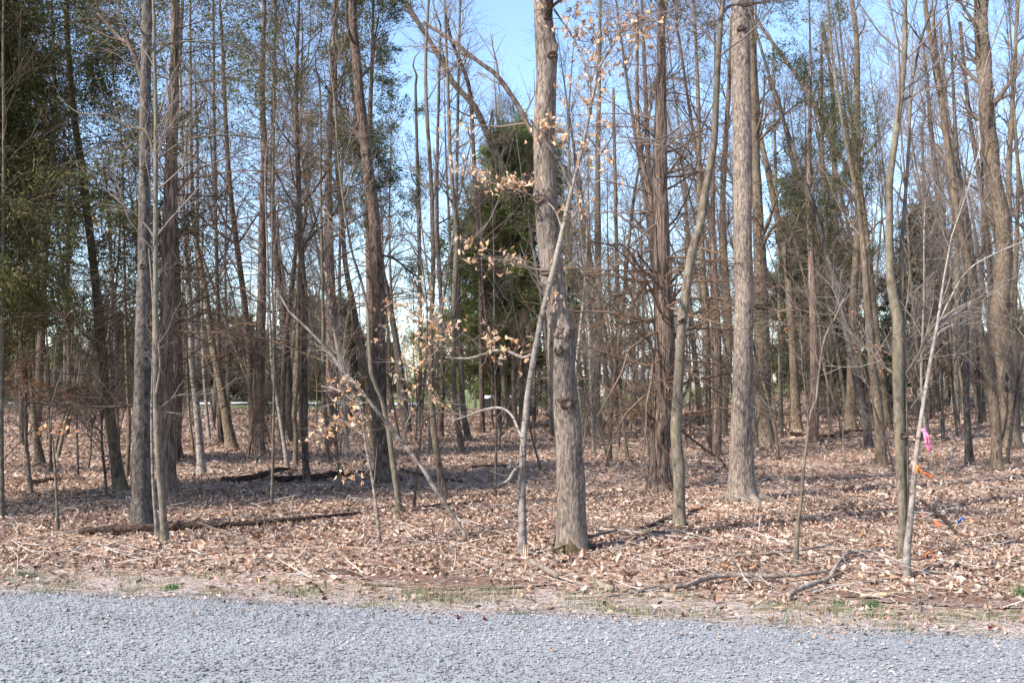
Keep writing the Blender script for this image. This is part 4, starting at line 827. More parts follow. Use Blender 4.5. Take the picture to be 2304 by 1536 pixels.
# small saplings at the left edge with orange dead leaves
T('T7', 'oak_sapling', 'sapling with curled orange leaves hanging in a column, second from the left edge', 'sapling', 'bark_olive',
  [(70, 1116, 10), (62, 1032, 9), (58, 973, 8), (58, 895, 7), (60, 840, 6), (50, 790, 5), (45, 720, 3)], H=3, crown='few', n=(8, 3), L=(.5, .3), t0=.3, twig='twig_brown', leafkind='orange_leaf',
  limbs=[(0.1, [(60, 900, 4), (100, 895, 3), (150, 880, 3), (195, 870, 2)])],
  leaves=[(55, 830, 10, 22, 18), (62, 860, 8, 18, 12), (50, 800, 8, 12, 8), (115, 880, 24, 12, 22), (165, 878, 16, 14, 16), (195, 885, 10, 18, 10), (35, 868, 10, 8, 6), (140, 905, 22, 10, 14), (12, 830, 8, 10, 5)], extra=[(55, 815, 14, 20, 24), (120, 885, 28, 12, 30), (175, 880, 22, 14, 26), (40, 870, 16, 10, 10), (90, 800, 20, 20, 10), (200, 890, 12, 16, 12)])
T('T11', 'sapling', 'thin upright sapling in front of the left leaning trunk, with a few orange leaves', 'sapling', 'bark_olive',
  [(131, 1194, 7), (126, 1090, 6), (123, 1040, 5), (118, 980, 4), (113, 934, 4)], H=2.4, crown='few', n=(6, 2), L=(.35, .2), twig='twig_brown', leafkind='orange_leaf', leaves=[(118, 960, 12, 8, 6), (145, 960, 10, 8, 5)])
T('T12', 'sapling', 'short yellowish sapling leaning right behind the left edge leaves', 'sapling', 'bark_olive',
  [(129, 1032, 8), (137, 1000, 8), (144, 965, 7), (152, 935, 7), (160, 910, 5), (175, 860, 4)], H=2.6, crown='few', n=(6, 2), L=(.4, .2))
T('T10', 'sapling', 'dark upright sapling between the flared brown stem and the yellowish leaning one', 'sapling', 'bark_dark',
  [(115, 1063, 7), (113, 990, 7), (113, 934, 6), (110, 850, 5), (104, 740, 4)], H=4, crown='few', n=(8, 3), L=(.5, .3))
T('T13', 'sapling', 'straight wiry sapling left of the olive-brown leaning trunk', 'sapling', 'bark_grey',
  [(176, 1071, 5), (174, 1000, 5), (172, 919, 4), (168, 820, 3)], H=3.4, crown='few', n=(8, 3), L=(.4, .25))
T('T16', 'sapling', 'wiry sapling left of the pale yellowish stem', 'sapling', 'bark_brown',
  [(437, 1020, 6), (428, 950, 5), (423, 880, 5), (420, 780, 4), (415, 650, 3)], H=5, crown='few', n=(10, 3), L=(.6, .3))
T('T70', 'oak_sapling', 'little oak sapling with orange leaves high on the left before the dark evergreen foliage', 'sapling', 'bark_grey',
  [(296, 1085, 6), (300, 1000, 5), (305, 900, 5), (312, 750, 4), (320, 620, 4), (318, 540, 3)], H=4.2, crown='few', n=(8, 3), L=(.5, .3), twig='twig_grey', leafkind='orange_leaf',
  limbs=[(0.1, [(320, 540, 3), (280, 515, 3), (240, 505, 2), (200, 490, 2)])], leaves=[(215, 490, 18, 8, 18), (312, 505, 6, 12, 8), (342, 490, 5, 8, 5), (160, 525, 6, 8, 4), (360, 480, 5, 6, 3)], extra=[(215, 488, 18, 8, 16), (312, 508, 6, 14, 8), (344, 490, 6, 8, 6)])
T('T71', 'beech_sapling', 'leafy brown sapling behind the olive-grey stem of the pair', 'sapling', 'bark_grey',
  [(1960, 1000, 7), (1955, 900, 6), (1948, 800, 5), (1945, 720, 4), (1950, 640, 3)], H=5, crown='few', n=(16, 4), L=(.9, .5), t0=.25, twig='twig_brown', leafkind='orange_leaf',
  leaves=[(1940, 760, 10, 22, 22), (1980, 800, 18, 14, 22), (1940, 810, 10, 12, 10), (1995, 835, 12, 10, 10), (1915, 700, 10, 10, 6)])
T('T72', 'beech_sapling', 'leafy brown sapling right of the taped sapling, leaves in the shade of the trunks', 'sapling', 'bark_grey',
  [(2122, 985, 7), (2120, 900, 6), (2118, 800, 5), (2110, 700, 4), (2100, 600, 3)], H=5.5, crown='few', n=(16, 4), L=(.9, .5), t0=.25, twig='twig_brown', leafkind='orange_leaf',
  leaves=[(2115, 805, 10, 14, 14), (2135, 830, 18, 8, 20), (2060, 830, 14, 10, 12), (2190, 785, 18, 10, 12), (2105, 650, 12, 20, 10), (2150, 230, 8, 12, 12)])
T('T73', 'beech_sapling', 'small leafy sapling with a tuft of tan leaves beside the thick furrowed trunk', 'sapling', 'bark_grey',
  [(1760, 985, 6), (1757, 900, 5), (1755, 800, 4), (1752, 740, 3)], H=3.4, crown='few', n=(8, 3), L=(.5, .3), leafkind='orange_leaf', leaves=[(1750, 740, 9, 14, 14), (1700, 790, 6, 16, 6)])

for kk in [('T37', 1272, 752, 24, 13), ('T37', 1258, 790, 11, 9), ('T37', 1276, 905, 20, 14), ('T37', 1213, 455, 12, 9), ('T37', 1240, 130, 12, 10), ('T37', 1232, 615, 20, 6), ('T56', 2266, 860, 9, 20), ('T56', 2262, 800, 7, 9), ('T45', 1668, 70, 10, 7), ('T44', 1536, 722, 9, 5), ('T53', 2031, 978, 9, 8), ('T1', 322, 600, 9, 6), ('T1', 325, 380, 8, 6), ('T24', 685, 890, 5, 4)]: knot(*kk)
for kk, hh in (('T37', .075), ('T46', .14), ('T53', .05)):
    Pt, Rt, Y, base, root = SKEL[kk]; S = 36; a = np.arange(S)*2*np.pi/S; V = []
    r0 = float(np.interp(base[2]+.05, Pt[:, 2], Rt))
    for f in np.linspace(0, 1, 7):
        z = -0.03+f*(hh+.03+0.35*hh*np.sin(3*a+1)+.2*hh*np.sin(7*a)); rr = r0*(1.30-0.22*f)+.012*(1-f)+rng.normal(0, .004, S)-(0.03 if f == 1 else 0)
        V.append(np.stack([Pt[1, 0]-base[0]+rr*np.cos(a), Pt[1, 1]-base[1]+rr*np.sin(a), z], -1))
    V = np.array(V); I = np.arange(7*S).reshape(7, S); A0, B0 = I[:-1], I[1:]
    link('moss', mesh('moss', V.reshape(-1, 3), np.stack([A0, np.roll(A0, -1, 1), np.roll(B0, -1, 1), B0], -1).reshape(-1, 4), M['moss']), root)
# surface roots of the straight grey trunk
bt = SKEL['T45']
for dx, dy, L_ in ((0.55, -0.12, .62), (-0.55, 0.05, .6), (0.2, -0.4, .4), (-0.25, -0.35, .35), (0.5, 0.25, .5)):
    p = np.array([[dx*f, dy*f, 0.14*(1-f)**2.2-0.02+0.05*(1-f)] for f in np.linspace(0.18, 1.15, 7)])
    p[:, 0] += 0.03*np.sin(np.linspace(0, 5, 7))
    V, Q = tubes(p[None], np.linspace(0.075, 0.018, 7)[None], 8)
    link('root', mesh('root', V, Q, M['bark_main']), bt[4])
# moss foot / splinters at the foot of the pale sapling
bs_ = SKEL['T36']
for k in range(5):
    a = rng.uniform(-.8, .8); r = rng.uniform(0.03, 0.06)
    p = np.array([[0.03+r*math.sin(a), -0.03+rng.normal(0, .02), -0.05], [0.035+r*math.sin(a)*1.2, -0.05, rng.uniform(.06, .16)]])
    V, Q = tubes(p[None], np.array([[0.012, 0.002]]), 4)
    link('splinter', mesh('splinter', V, Q, M['bare_wood']), bs_[4])

# ------------------------------------------------------------------ big near cedar whose foliage fills the upper left
def free_cedar(label, base, H, r0, c, green='cedar_green', name='cedar_tree', group=None, lean=(0, 0)):
    base = np.array([base[0], base[1], float(terrain(base[0], base[1]))])
    k = 30; t = np.linspace(0, 1, k)
    P = base+np.stack([lean[0]*t*H+0.05*np.sin(t*9), lean[1]*t*H+0.05*np.cos(t*7), -0.1+t*H], 1); R = r0*(1-0.9*t)
    root = empty(name, base); tag(root, label, 'tree', group)
    V, Q = tubes(P[None], R[None], 12); link('trunk', mesh('trunk', V-base, Q, M['bark_cedar']), root)
    mb = MB(); mf = MB(); d = dict(z0=1.0, z1=H-0.15, rad=2.0, n1=60, n2=6, nsp=5, size=0.06, green_from=2.0); d.update(c)
    cedar_crown(mb, mf, P[None], R[None], H=H, **d)
    mb.build('branches', M['twig_cedar'], root, base)
    if mf.n: mf.build('crown', M[green], root, base, False)
    return root
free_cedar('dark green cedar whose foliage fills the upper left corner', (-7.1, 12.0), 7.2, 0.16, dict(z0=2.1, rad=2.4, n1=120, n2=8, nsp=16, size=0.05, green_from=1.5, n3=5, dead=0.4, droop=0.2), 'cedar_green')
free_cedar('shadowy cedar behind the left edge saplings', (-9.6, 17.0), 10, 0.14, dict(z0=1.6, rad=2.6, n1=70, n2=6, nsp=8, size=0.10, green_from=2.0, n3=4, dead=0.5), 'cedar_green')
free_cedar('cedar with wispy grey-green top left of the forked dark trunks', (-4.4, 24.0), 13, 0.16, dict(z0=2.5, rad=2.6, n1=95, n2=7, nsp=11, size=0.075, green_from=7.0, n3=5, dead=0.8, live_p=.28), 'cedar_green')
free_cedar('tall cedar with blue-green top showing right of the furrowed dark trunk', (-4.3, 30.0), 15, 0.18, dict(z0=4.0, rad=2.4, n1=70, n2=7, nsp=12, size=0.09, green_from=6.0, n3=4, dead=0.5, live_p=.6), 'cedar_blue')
# conical green cedar behind the thickest trunk
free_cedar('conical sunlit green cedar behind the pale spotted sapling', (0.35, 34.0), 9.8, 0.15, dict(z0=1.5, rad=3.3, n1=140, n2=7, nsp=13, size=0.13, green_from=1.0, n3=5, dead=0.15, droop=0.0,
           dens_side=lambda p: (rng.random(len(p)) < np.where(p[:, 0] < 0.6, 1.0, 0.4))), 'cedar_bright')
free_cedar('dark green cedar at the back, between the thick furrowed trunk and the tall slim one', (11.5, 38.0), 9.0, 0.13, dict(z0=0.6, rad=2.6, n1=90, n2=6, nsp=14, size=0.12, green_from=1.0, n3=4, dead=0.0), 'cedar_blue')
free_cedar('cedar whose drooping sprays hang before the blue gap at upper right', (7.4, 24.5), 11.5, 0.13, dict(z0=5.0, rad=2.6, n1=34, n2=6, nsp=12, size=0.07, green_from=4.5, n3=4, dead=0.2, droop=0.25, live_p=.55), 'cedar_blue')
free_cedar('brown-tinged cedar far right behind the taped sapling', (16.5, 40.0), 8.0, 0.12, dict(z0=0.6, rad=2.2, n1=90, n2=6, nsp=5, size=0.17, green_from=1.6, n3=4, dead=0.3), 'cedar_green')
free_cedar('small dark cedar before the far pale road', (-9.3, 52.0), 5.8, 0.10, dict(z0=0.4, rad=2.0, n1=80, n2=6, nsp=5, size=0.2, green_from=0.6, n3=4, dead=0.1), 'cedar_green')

# ------------------------------------------------------------------ copied background trees
def copy_tree(o, loc, rz, s=1.0, label=None, tilt=(0, 0)):
    c = o.copy(); col.objects.link(c); c.location = loc; c.rotation_euler = (tilt[0], tilt[1], rz); c.scale = (s, s, s)
    if label: c['label'] = label
    for ch in o.children:
        d = ch.copy(); col.objects.link(d); d.parent = c
    return c
LM = [(-20, 'the left edge'), (245, 'the left leaning furrowed trunk'), (320, 'the grey mottled trunk'), (440, 'the pale yellowish stem'), (582, 'the lit reddish trunk'), (690, 'the dark banded trunk'), (852, 'the furrowed dark trunk'), (970, 'the slim banded stem'),
      (1040, 'the two parallel trunks'), (1190, 'the pale spotted sapling'), (1270, 'the thickest trunk'), (1345, 'the straight olive trunk'), (1490, 'the shaggy reddish cedar'), (1527, 'the curved smooth stem'), (1670, 'the straight grey trunk'), (1716, 'the thick furrowed trunk'),
      (1787, 'the vine-wrapped trunk'), (1916, 'the tall slim trunk'), (1980, 'the left-leaning brown trunk'), (2025, 'the olive-grey paired stem'), (2085, 'the taped sapling'), (2176, 'the grey knobbly stem'), (2270, 'the widest right-hand trunk')]
PENDING = {}
def place(protos_, used_, i, x, Yb, s_, lx, ly, looks, noun):
    rz = rng.uniform(0, 6.28); a = lx*math.cos(rz)+ly*math.sin(rz); b = -lx*math.sin(rz)+ly*math.cos(rz)
    loc = (x, Yb, float(terrain(x, Yb))-0.02); tl = (-b, a)
    if not used_[i]:
        o = protos_[i]; o.location = loc; o.rotation_euler = (tl[0], tl[1], rz); o.scale = (s_,)*3; used_[i] = True
    else: o = copy_tree(protos_[i], loc, rz, s_, tilt=tl)
    px = CX+x/Yb*F; k = min(LM, key=lambda q: abs(q[0]-px)); off = px-k[0]
    side = 'right behind' if abs(off) < 14 else ('just ' if abs(off) < 45 else '')+('right of' if off > 0 else 'left of')
    lean = 'leaning left' if lx < -.05 else ('leaning right' if lx > .05 else 'upright')
    dep = 'near' if Yb < 20 else ('mid-wood' if Yb < 32 else ('deep in' if Yb < 46 else 'far back'))
    lab = '%s %s %s, %s, %s %s' % (looks[i], noun, lean, dep, side, k[1])
    PENDING.setdefault(lab, []).append((Yb, o))
    return o
ORD = ['nearest', 'second nearest', 'third nearest', 'fourth nearest', 'fifth nearest', 'sixth nearest']
def settle_labels():
    for lab, lst in PENDING.items():
        lst.sort(key=lambda q: q[0])
        for n_, (_, o) in enumerate(lst): o['label'] = lab if len(lst) == 1 else lab+', '+ORD[min(n_, 5)]
def proto_tree(name, H, r0, bark_, tw, n, L, t0, label, cat, group, bend=0.05):
    k = 26; t = np.linspace(0, 1, k); ph = rng.uniform(0, 6, 4)
    P = np.stack([bend*H*(np.sin(t*3+ph[0])-math.sin(ph[0]))*.5+0.04*np.sin(t*12+ph[2]), bend*H*(np.sin(t*2.5+ph[1])-math.sin(ph[1]))*.5, -0.15+t*(H+0.15)], 1)
    R = r0*(1-t)**0.8+0.006
    R[:3] *= np.array([1.35, 1.2, 1.05])
    root = empty(name, (0, 0, 0)); tag(root, label, cat, group)
    V, Q = tubes(P[None], R[None], 8); link('trunk', mesh('trunk', V, Q, M[bark_]), root)
    mb = MB(); bare_crown(mb, P[None], R[None], H, t0, n, L, rmin=0.0045 if H > 6 else 0.0025); mb.build('crown', M[tw], root)
    return root
GB = 'slim bare trees deep in the wood'; LBK = 'slim bare tree among the crowded trunks deep in the wood'
protos = [proto_tree('bare_tree', H, r, bk, tw, (24, 6, 4), (1.9, .95, .55), t0, LBK, 'tree', GB, bd) for H, r, bk, tw, t0, bd in
          [(14, .10, 'bark_brown', 'twig_brown', .28, .05), (12, .07, 'bark_olive', 'twig_brown', .22, .07), (15, .12, 'bark_grey', 'twig_grey', .35, .04), (11, .055, 'bark_brown', 'twig_grey', .2, .08),
           (13, .085, 'bark_dark', 'twig_dark', .3, .05), (12.5, .075, 'bark_grey', 'twig_brown', .25, .09), (10, .045, 'bark_olive', 'twig_grey', .15, .06), (14.5, .09, 'bark_brown', 'twig_brown', .33, .06)]]
used = [False]*len(protos)
occ = [SKEL[k][3][:2] for k in SKEL]
for px, Yb in ((1045, 41), (1085, 46), (1130, 43), (1178, 48), (1000, 52), (905, 44), (880, 56)): place(protos, used, int(rng.integers(0, 8)), (px-CX)/F*Yb, Yb, 1.15, -.04, .02, ['sturdy brown', 'slim olive', 'sturdy grey', 'thin brown', 'slim dark', 'slim grey', 'thin olive', 'tall brown'], 'tree')
cnt = 0; tries = 0
while cnt < 165 and tries < 5000:
    tries += 1
    Yb = 19+43*rng.random()**0.75; px = rng.uniform(-250, 2560); x = (px-CX)/F*Yb
    dens = 0.55 if px < 500 else (0.45 if px < 850 else (0.28 if px < 1030 else (0.55 if px < 1350 else 1.0)))
    if rng.random() > dens: continue
    if 700 < px < 1010 and Yb > 36: continue
    if 1025 < px < 1215 and Yb < 33: continue
    if 1340 < px < 1640 and Yb > 40 and rng.random() < .7: continue
    if 1640 < px < 1900 and rng.random() < .45: continue
    if min(np.hypot(o[0]-x, o[1]-Yb) for o in occ) < 0.8: continue
    occ.append(np.array([x, Yb])); i = int(rng.integers(0, len(protos)))
    place(protos, used, i, x, Yb, rng.uniform(0.75, 1.15), rng.normal(-0.09 if px > 1250 else -0.04, .05), rng.normal(0, .03), ['sturdy brown', 'slim olive', 'sturdy grey', 'thin brown', 'slim dark', 'slim grey', 'thin olive', 'tall brown'], 'tree')
    cnt += 1
GS = 'wiry undergrowth saplings between the trunks'; LSP = 'wiry leafless undergrowth sapling between the bigger trunks'
sp_ = [proto_tree('sapling', H, r, bk, tw, (18, 6, 4), (.8, .4, .25), .15, LSP, 'sapling', GS, .10) for H, r, bk, tw in
       [(2.6, .012, 'bark_grey', 'twig_grey'), (3.6, .016, 'bark_olive', 'twig_brown'), (1.8, .009, 'bark_brown', 'twig_brown'), (4.5, .02, 'bark_brown', 'twig_grey'), (2.2, .010, 'bark_dark', 'twig_dark')]]
used = [False]*5; cnt = 0
while cnt < 150:
    Yb = 11.5+40*rng.random(); px = rng.uniform(-150, 2450); x = (px-CX)/F*Yb
    if Yb < 17 and rng.random() < 0.75: continue
    if min(np.hypot(o[0]-x, o[1]-Yb) for o in occ) < 0.35: continue
    occ.append(np.array([x, Yb])); i = int(rng.integers(0, 5))
    place(sp_, used, i, x, Yb, rng.uniform(.7, 1.3), rng.normal(0, .12), rng.normal(0, .1), ['grey', 'olive', 'short brown', 'tall brown', 'dark'], 'sapling')
    cnt += 1
# understory trees with many fine pale twigs
GU = 'twiggy understory trees'; LU = 'small twiggy understory tree with many fine bare branches'
up_ = [proto_tree('bare_tree', H, r, bk, tw, (26, 5, 4), (1.4, .75, .42), .18, LU, 'tree', GU, .07) for H, r, bk, tw in
       [(7, .028, 'bark_grey', 'twig_grey'), (8.5, .035, 'bark_brown', 'twig_brown'), (6, .022, 'bark_olive', 'twig_brown'), (9, .04, 'bark_pale', 'twig_grey')]]
used = [False]*4; cnt = 0
while cnt < 46:
    Yb = 13.5+26*rng.random()**.9; px = rng.uniform(-200, 2500); x = (px-CX)/F*Yb
    if Yb < 17 and rng.random() < 0.6: continue
    if 760 < px < 1220 and rng.random() < .75: continue
    if px > 1700 and rng.random() < .35: continue
    if min(np.hypot(o[0]-x, o[1]-Yb) for o in occ) < 0.45: continue
    occ.append(np.array([x, Yb])); i = int(rng.integers(0, 4))
    place(up_, used, i, x, Yb, rng.uniform(.75, 1.2), rng.normal(-.03, .08), rng.normal(0, .05), ['twiggy grey', 'twiggy brown', 'small twiggy olive', 'twiggy pale'], 'tree')
    cnt += 1
settle_labels(); PENDING.clear()
free_cedar('brown twiggy half-dead cedar between the pale yellowish stem and the lit reddish trunk', (-6.6, 19.5), 11.5, 0.11, dict(z0=1.6, rad=1.9, n1=95, n2=8, nsp=5, size=0.08, green_from=7.5, n3=5, dead=0.8, live_p=.15), 'cedar_green')
free_cedar('brown twiggy cedar right behind the curved smooth stem', (4.3, 21.0), 10.0, 0.10, dict(z0=1.4, rad=1.8, n1=80, n2=8, nsp=4, size=0.08, green_from=8.5, n3=5, dead=0.9, live_p=.2), 'cedar_green')
# dark evergreens beyond the wood
ev = []
for H in (9, 7):
    ev.append(free_cedar('dark evergreen in the far row, %s' % ('nearer the left leaning furrowed trunk' if H == 9 else 'seen left of the grey mottled trunk'), (-30-H, 84), H, 0.16, dict(z0=0.3, rad=3.0, n1=70, n2=6, nsp=5, size=0.38, green_from=0.3, n3=4, dead=0.0), 'cedar_blue', 'evergreen_tree', 'dark evergreens beyond the far pale road'))
evx = [(250, 84), (330, 88), (400, 80), (470, 86), (545, 88), (600, 84), (680, 90), (740, 86), (800, 92), (150, 82), (60, 85), (-20, 80), (870, 95), (1120, 75), (1200, 82), (1830, 62), (1890, 70), (2000, 66), (2080, 72), (2180, 70), (2280, 68), (1010, 100), (70, 58), (150, 61), (230, 59), (310, 62), (-10, 60)]
for i, (px, Yb) in enumerate(evx):
    x = (px-CX)/F*Yb; loc = (x, Yb, float(terrain(x, Yb)))
    s_ = rng.uniform(.32, .45) if Yb in (58, 59, 60, 61, 62) and px < 500 else (rng.uniform(.75, 1.1) if px < 700 else rng.uniform(.5, .75))
    if i < 2: ev[i].location = loc; ev[i].scale = (s_,)*3
    else:
        c = copy_tree(ev[i % 2], loc, rng.uniform(0, 6.28), s_); kk = min(LM, key=lambda q: abs(q[0]-px)); lb = 'dark evergreen beyond the pale road, %s %s' % ('right of' if px > kk[0] else 'left of', kk[1])
        if Yb < 63 and px < 500: lb = lb.replace('dark evergreen beyond the pale road', 'low evergreen before the road')
        if px > 900: lb = lb.replace('beyond the pale road', 'far behind the wood'); c['group'] = 'dark evergreens far behind the right-hand trunks'
        PENDING.setdefault(lb, []).append((Yb, c))
settle_labels()
# far wood mass (no one could count)
mb = MB(); N = 190
X = rng.uniform(-95, 95, N); Yf = rng.uniform(98, 165, N); Hh = rng.uniform(9, 15, N); pxs = X/Yf*F+CX
Hh *= np.where((pxs > 830) & (pxs < 1040), 0.5, 1.0)
P0 = np.stack([X, Yf, terrain(X, Yf)], -1)
P, R = grow(P0, np.tile([0, 0, 1.], (N, 1)), Hh, rng.uniform(.08, .2, N), 6, 0.06, 0.2, 0.15); mb.tube(P, R, 4)
A, AR = kids(P, R, 14, 0.1, 0.98, 0.4, 0.9, 3.6, .4, 3, .14, .1, rmin=.03); mb.tube(A, AR, 3)
B, BR = kids(A, AR, 6, 0.2, 1, 0.4, 0.9, 1.9, .6, 2, .15, .06, rmin=.016); mb.tube(B, BR, 3)
tag(mb.build('far_wood', M['tree_far']), kind='stuff', label='hazy bare wood far behind')
# low brush between the back trunks
mb = MB(); N = 1500
X = rng.uniform(-30, 34, N); Yb = rng.uniform(26, 60, N); pxb = X/Yb*F+CX; kb = ~((pxb > 480) & (pxb < 960) & (Yb > 36)); X = X[kb]; Yb = Yb[kb]; N = len(X)
P, R = grow(np.stack([X, Yb, terrain(X, Yb)-.02], -1), norm(np.stack([rng.normal(0, .35, N), rng.normal(0, .35, N), np.ones(N)], -1)), rng.uniform(.5, 1.9, N), rng.uniform(.006, .013, N), 5, .12, .02, .3); mb.tube(P, R, 3)
A, AR = kids(P, R, 6, .2, 1, .4, 1.1, .6, .6, 2, .2, 0, rmin=.004); mb.tube(A, AR, 3)
tag(mb.build('brush', M['twig_brown']), kind='stuff', label='low tangled brush at the back of the wood')

# ------------------------------------------------------------------ fallen logs and branches, each a thing
def fallen(name, label, nodes, barkm, cat='branch', side=2, lift=0.0, group=None):
    pts = []
    for n_ in nodes:
        px, py, wd = n_[:3]; g = ground(px, py); r = wd*0.5*g[1]/F; up = n_[3] if len(n_) > 3 else 0
        pts.append([g[0], g[1], g[2]+r*0.8+0.022+lift+up, r])
    base = np.array(pts[0][:3]); q = spline(pts, max(10, len(pts)*7))
    base[2] = terrain(base[0], base[1])
    q[:, :3] += np.cumsum(rng.normal(0, 0.0035, (len(q), 3)), 0)*np.array([1, 1, .5])
    rr = q[:, 3]*(1+0.08*rng.normal(size=len(q))); rr = np.maximum(rr, 0.002)
    P = np.vstack([q[:1, :3], q[:, :3], q[-1:, :3]]); rr = np.concatenate([[0.0005], rr, [0.0005]])
    P[0] -= (q[1, :3]-q[0, :3])*.02; P[-1] += (q[-1, :3]-q[-2, :3])*.02
    S = 10 if rr.max() > 0.02 else 6
    V, Q = tubes(P[None], rr[None], S)
    root = link(name, mesh(name, V-base, Q, M[barkm]), None, tuple(base)); tag(root, label, cat, group)
    if side:
        A, AR = kids(P[None, 1:-1], rr[None, 1:-1], side, .2, .95, .5, 1.0, 0.4, .45, 5, .12, .02, flat=.6, rmin=.0025)
        for a, b_ in zip(A, AR):
            a[:, 2] = np.maximum(a[:, 2], terrain(a[:, 0], a[:, 1])+0.012)
            V, Q = tubes(a[None], b_[None], 4); link('side_twig', mesh('side_twig', V-base, Q, M[barkm]), root)
    return root
Fb = 'fallen_branch'
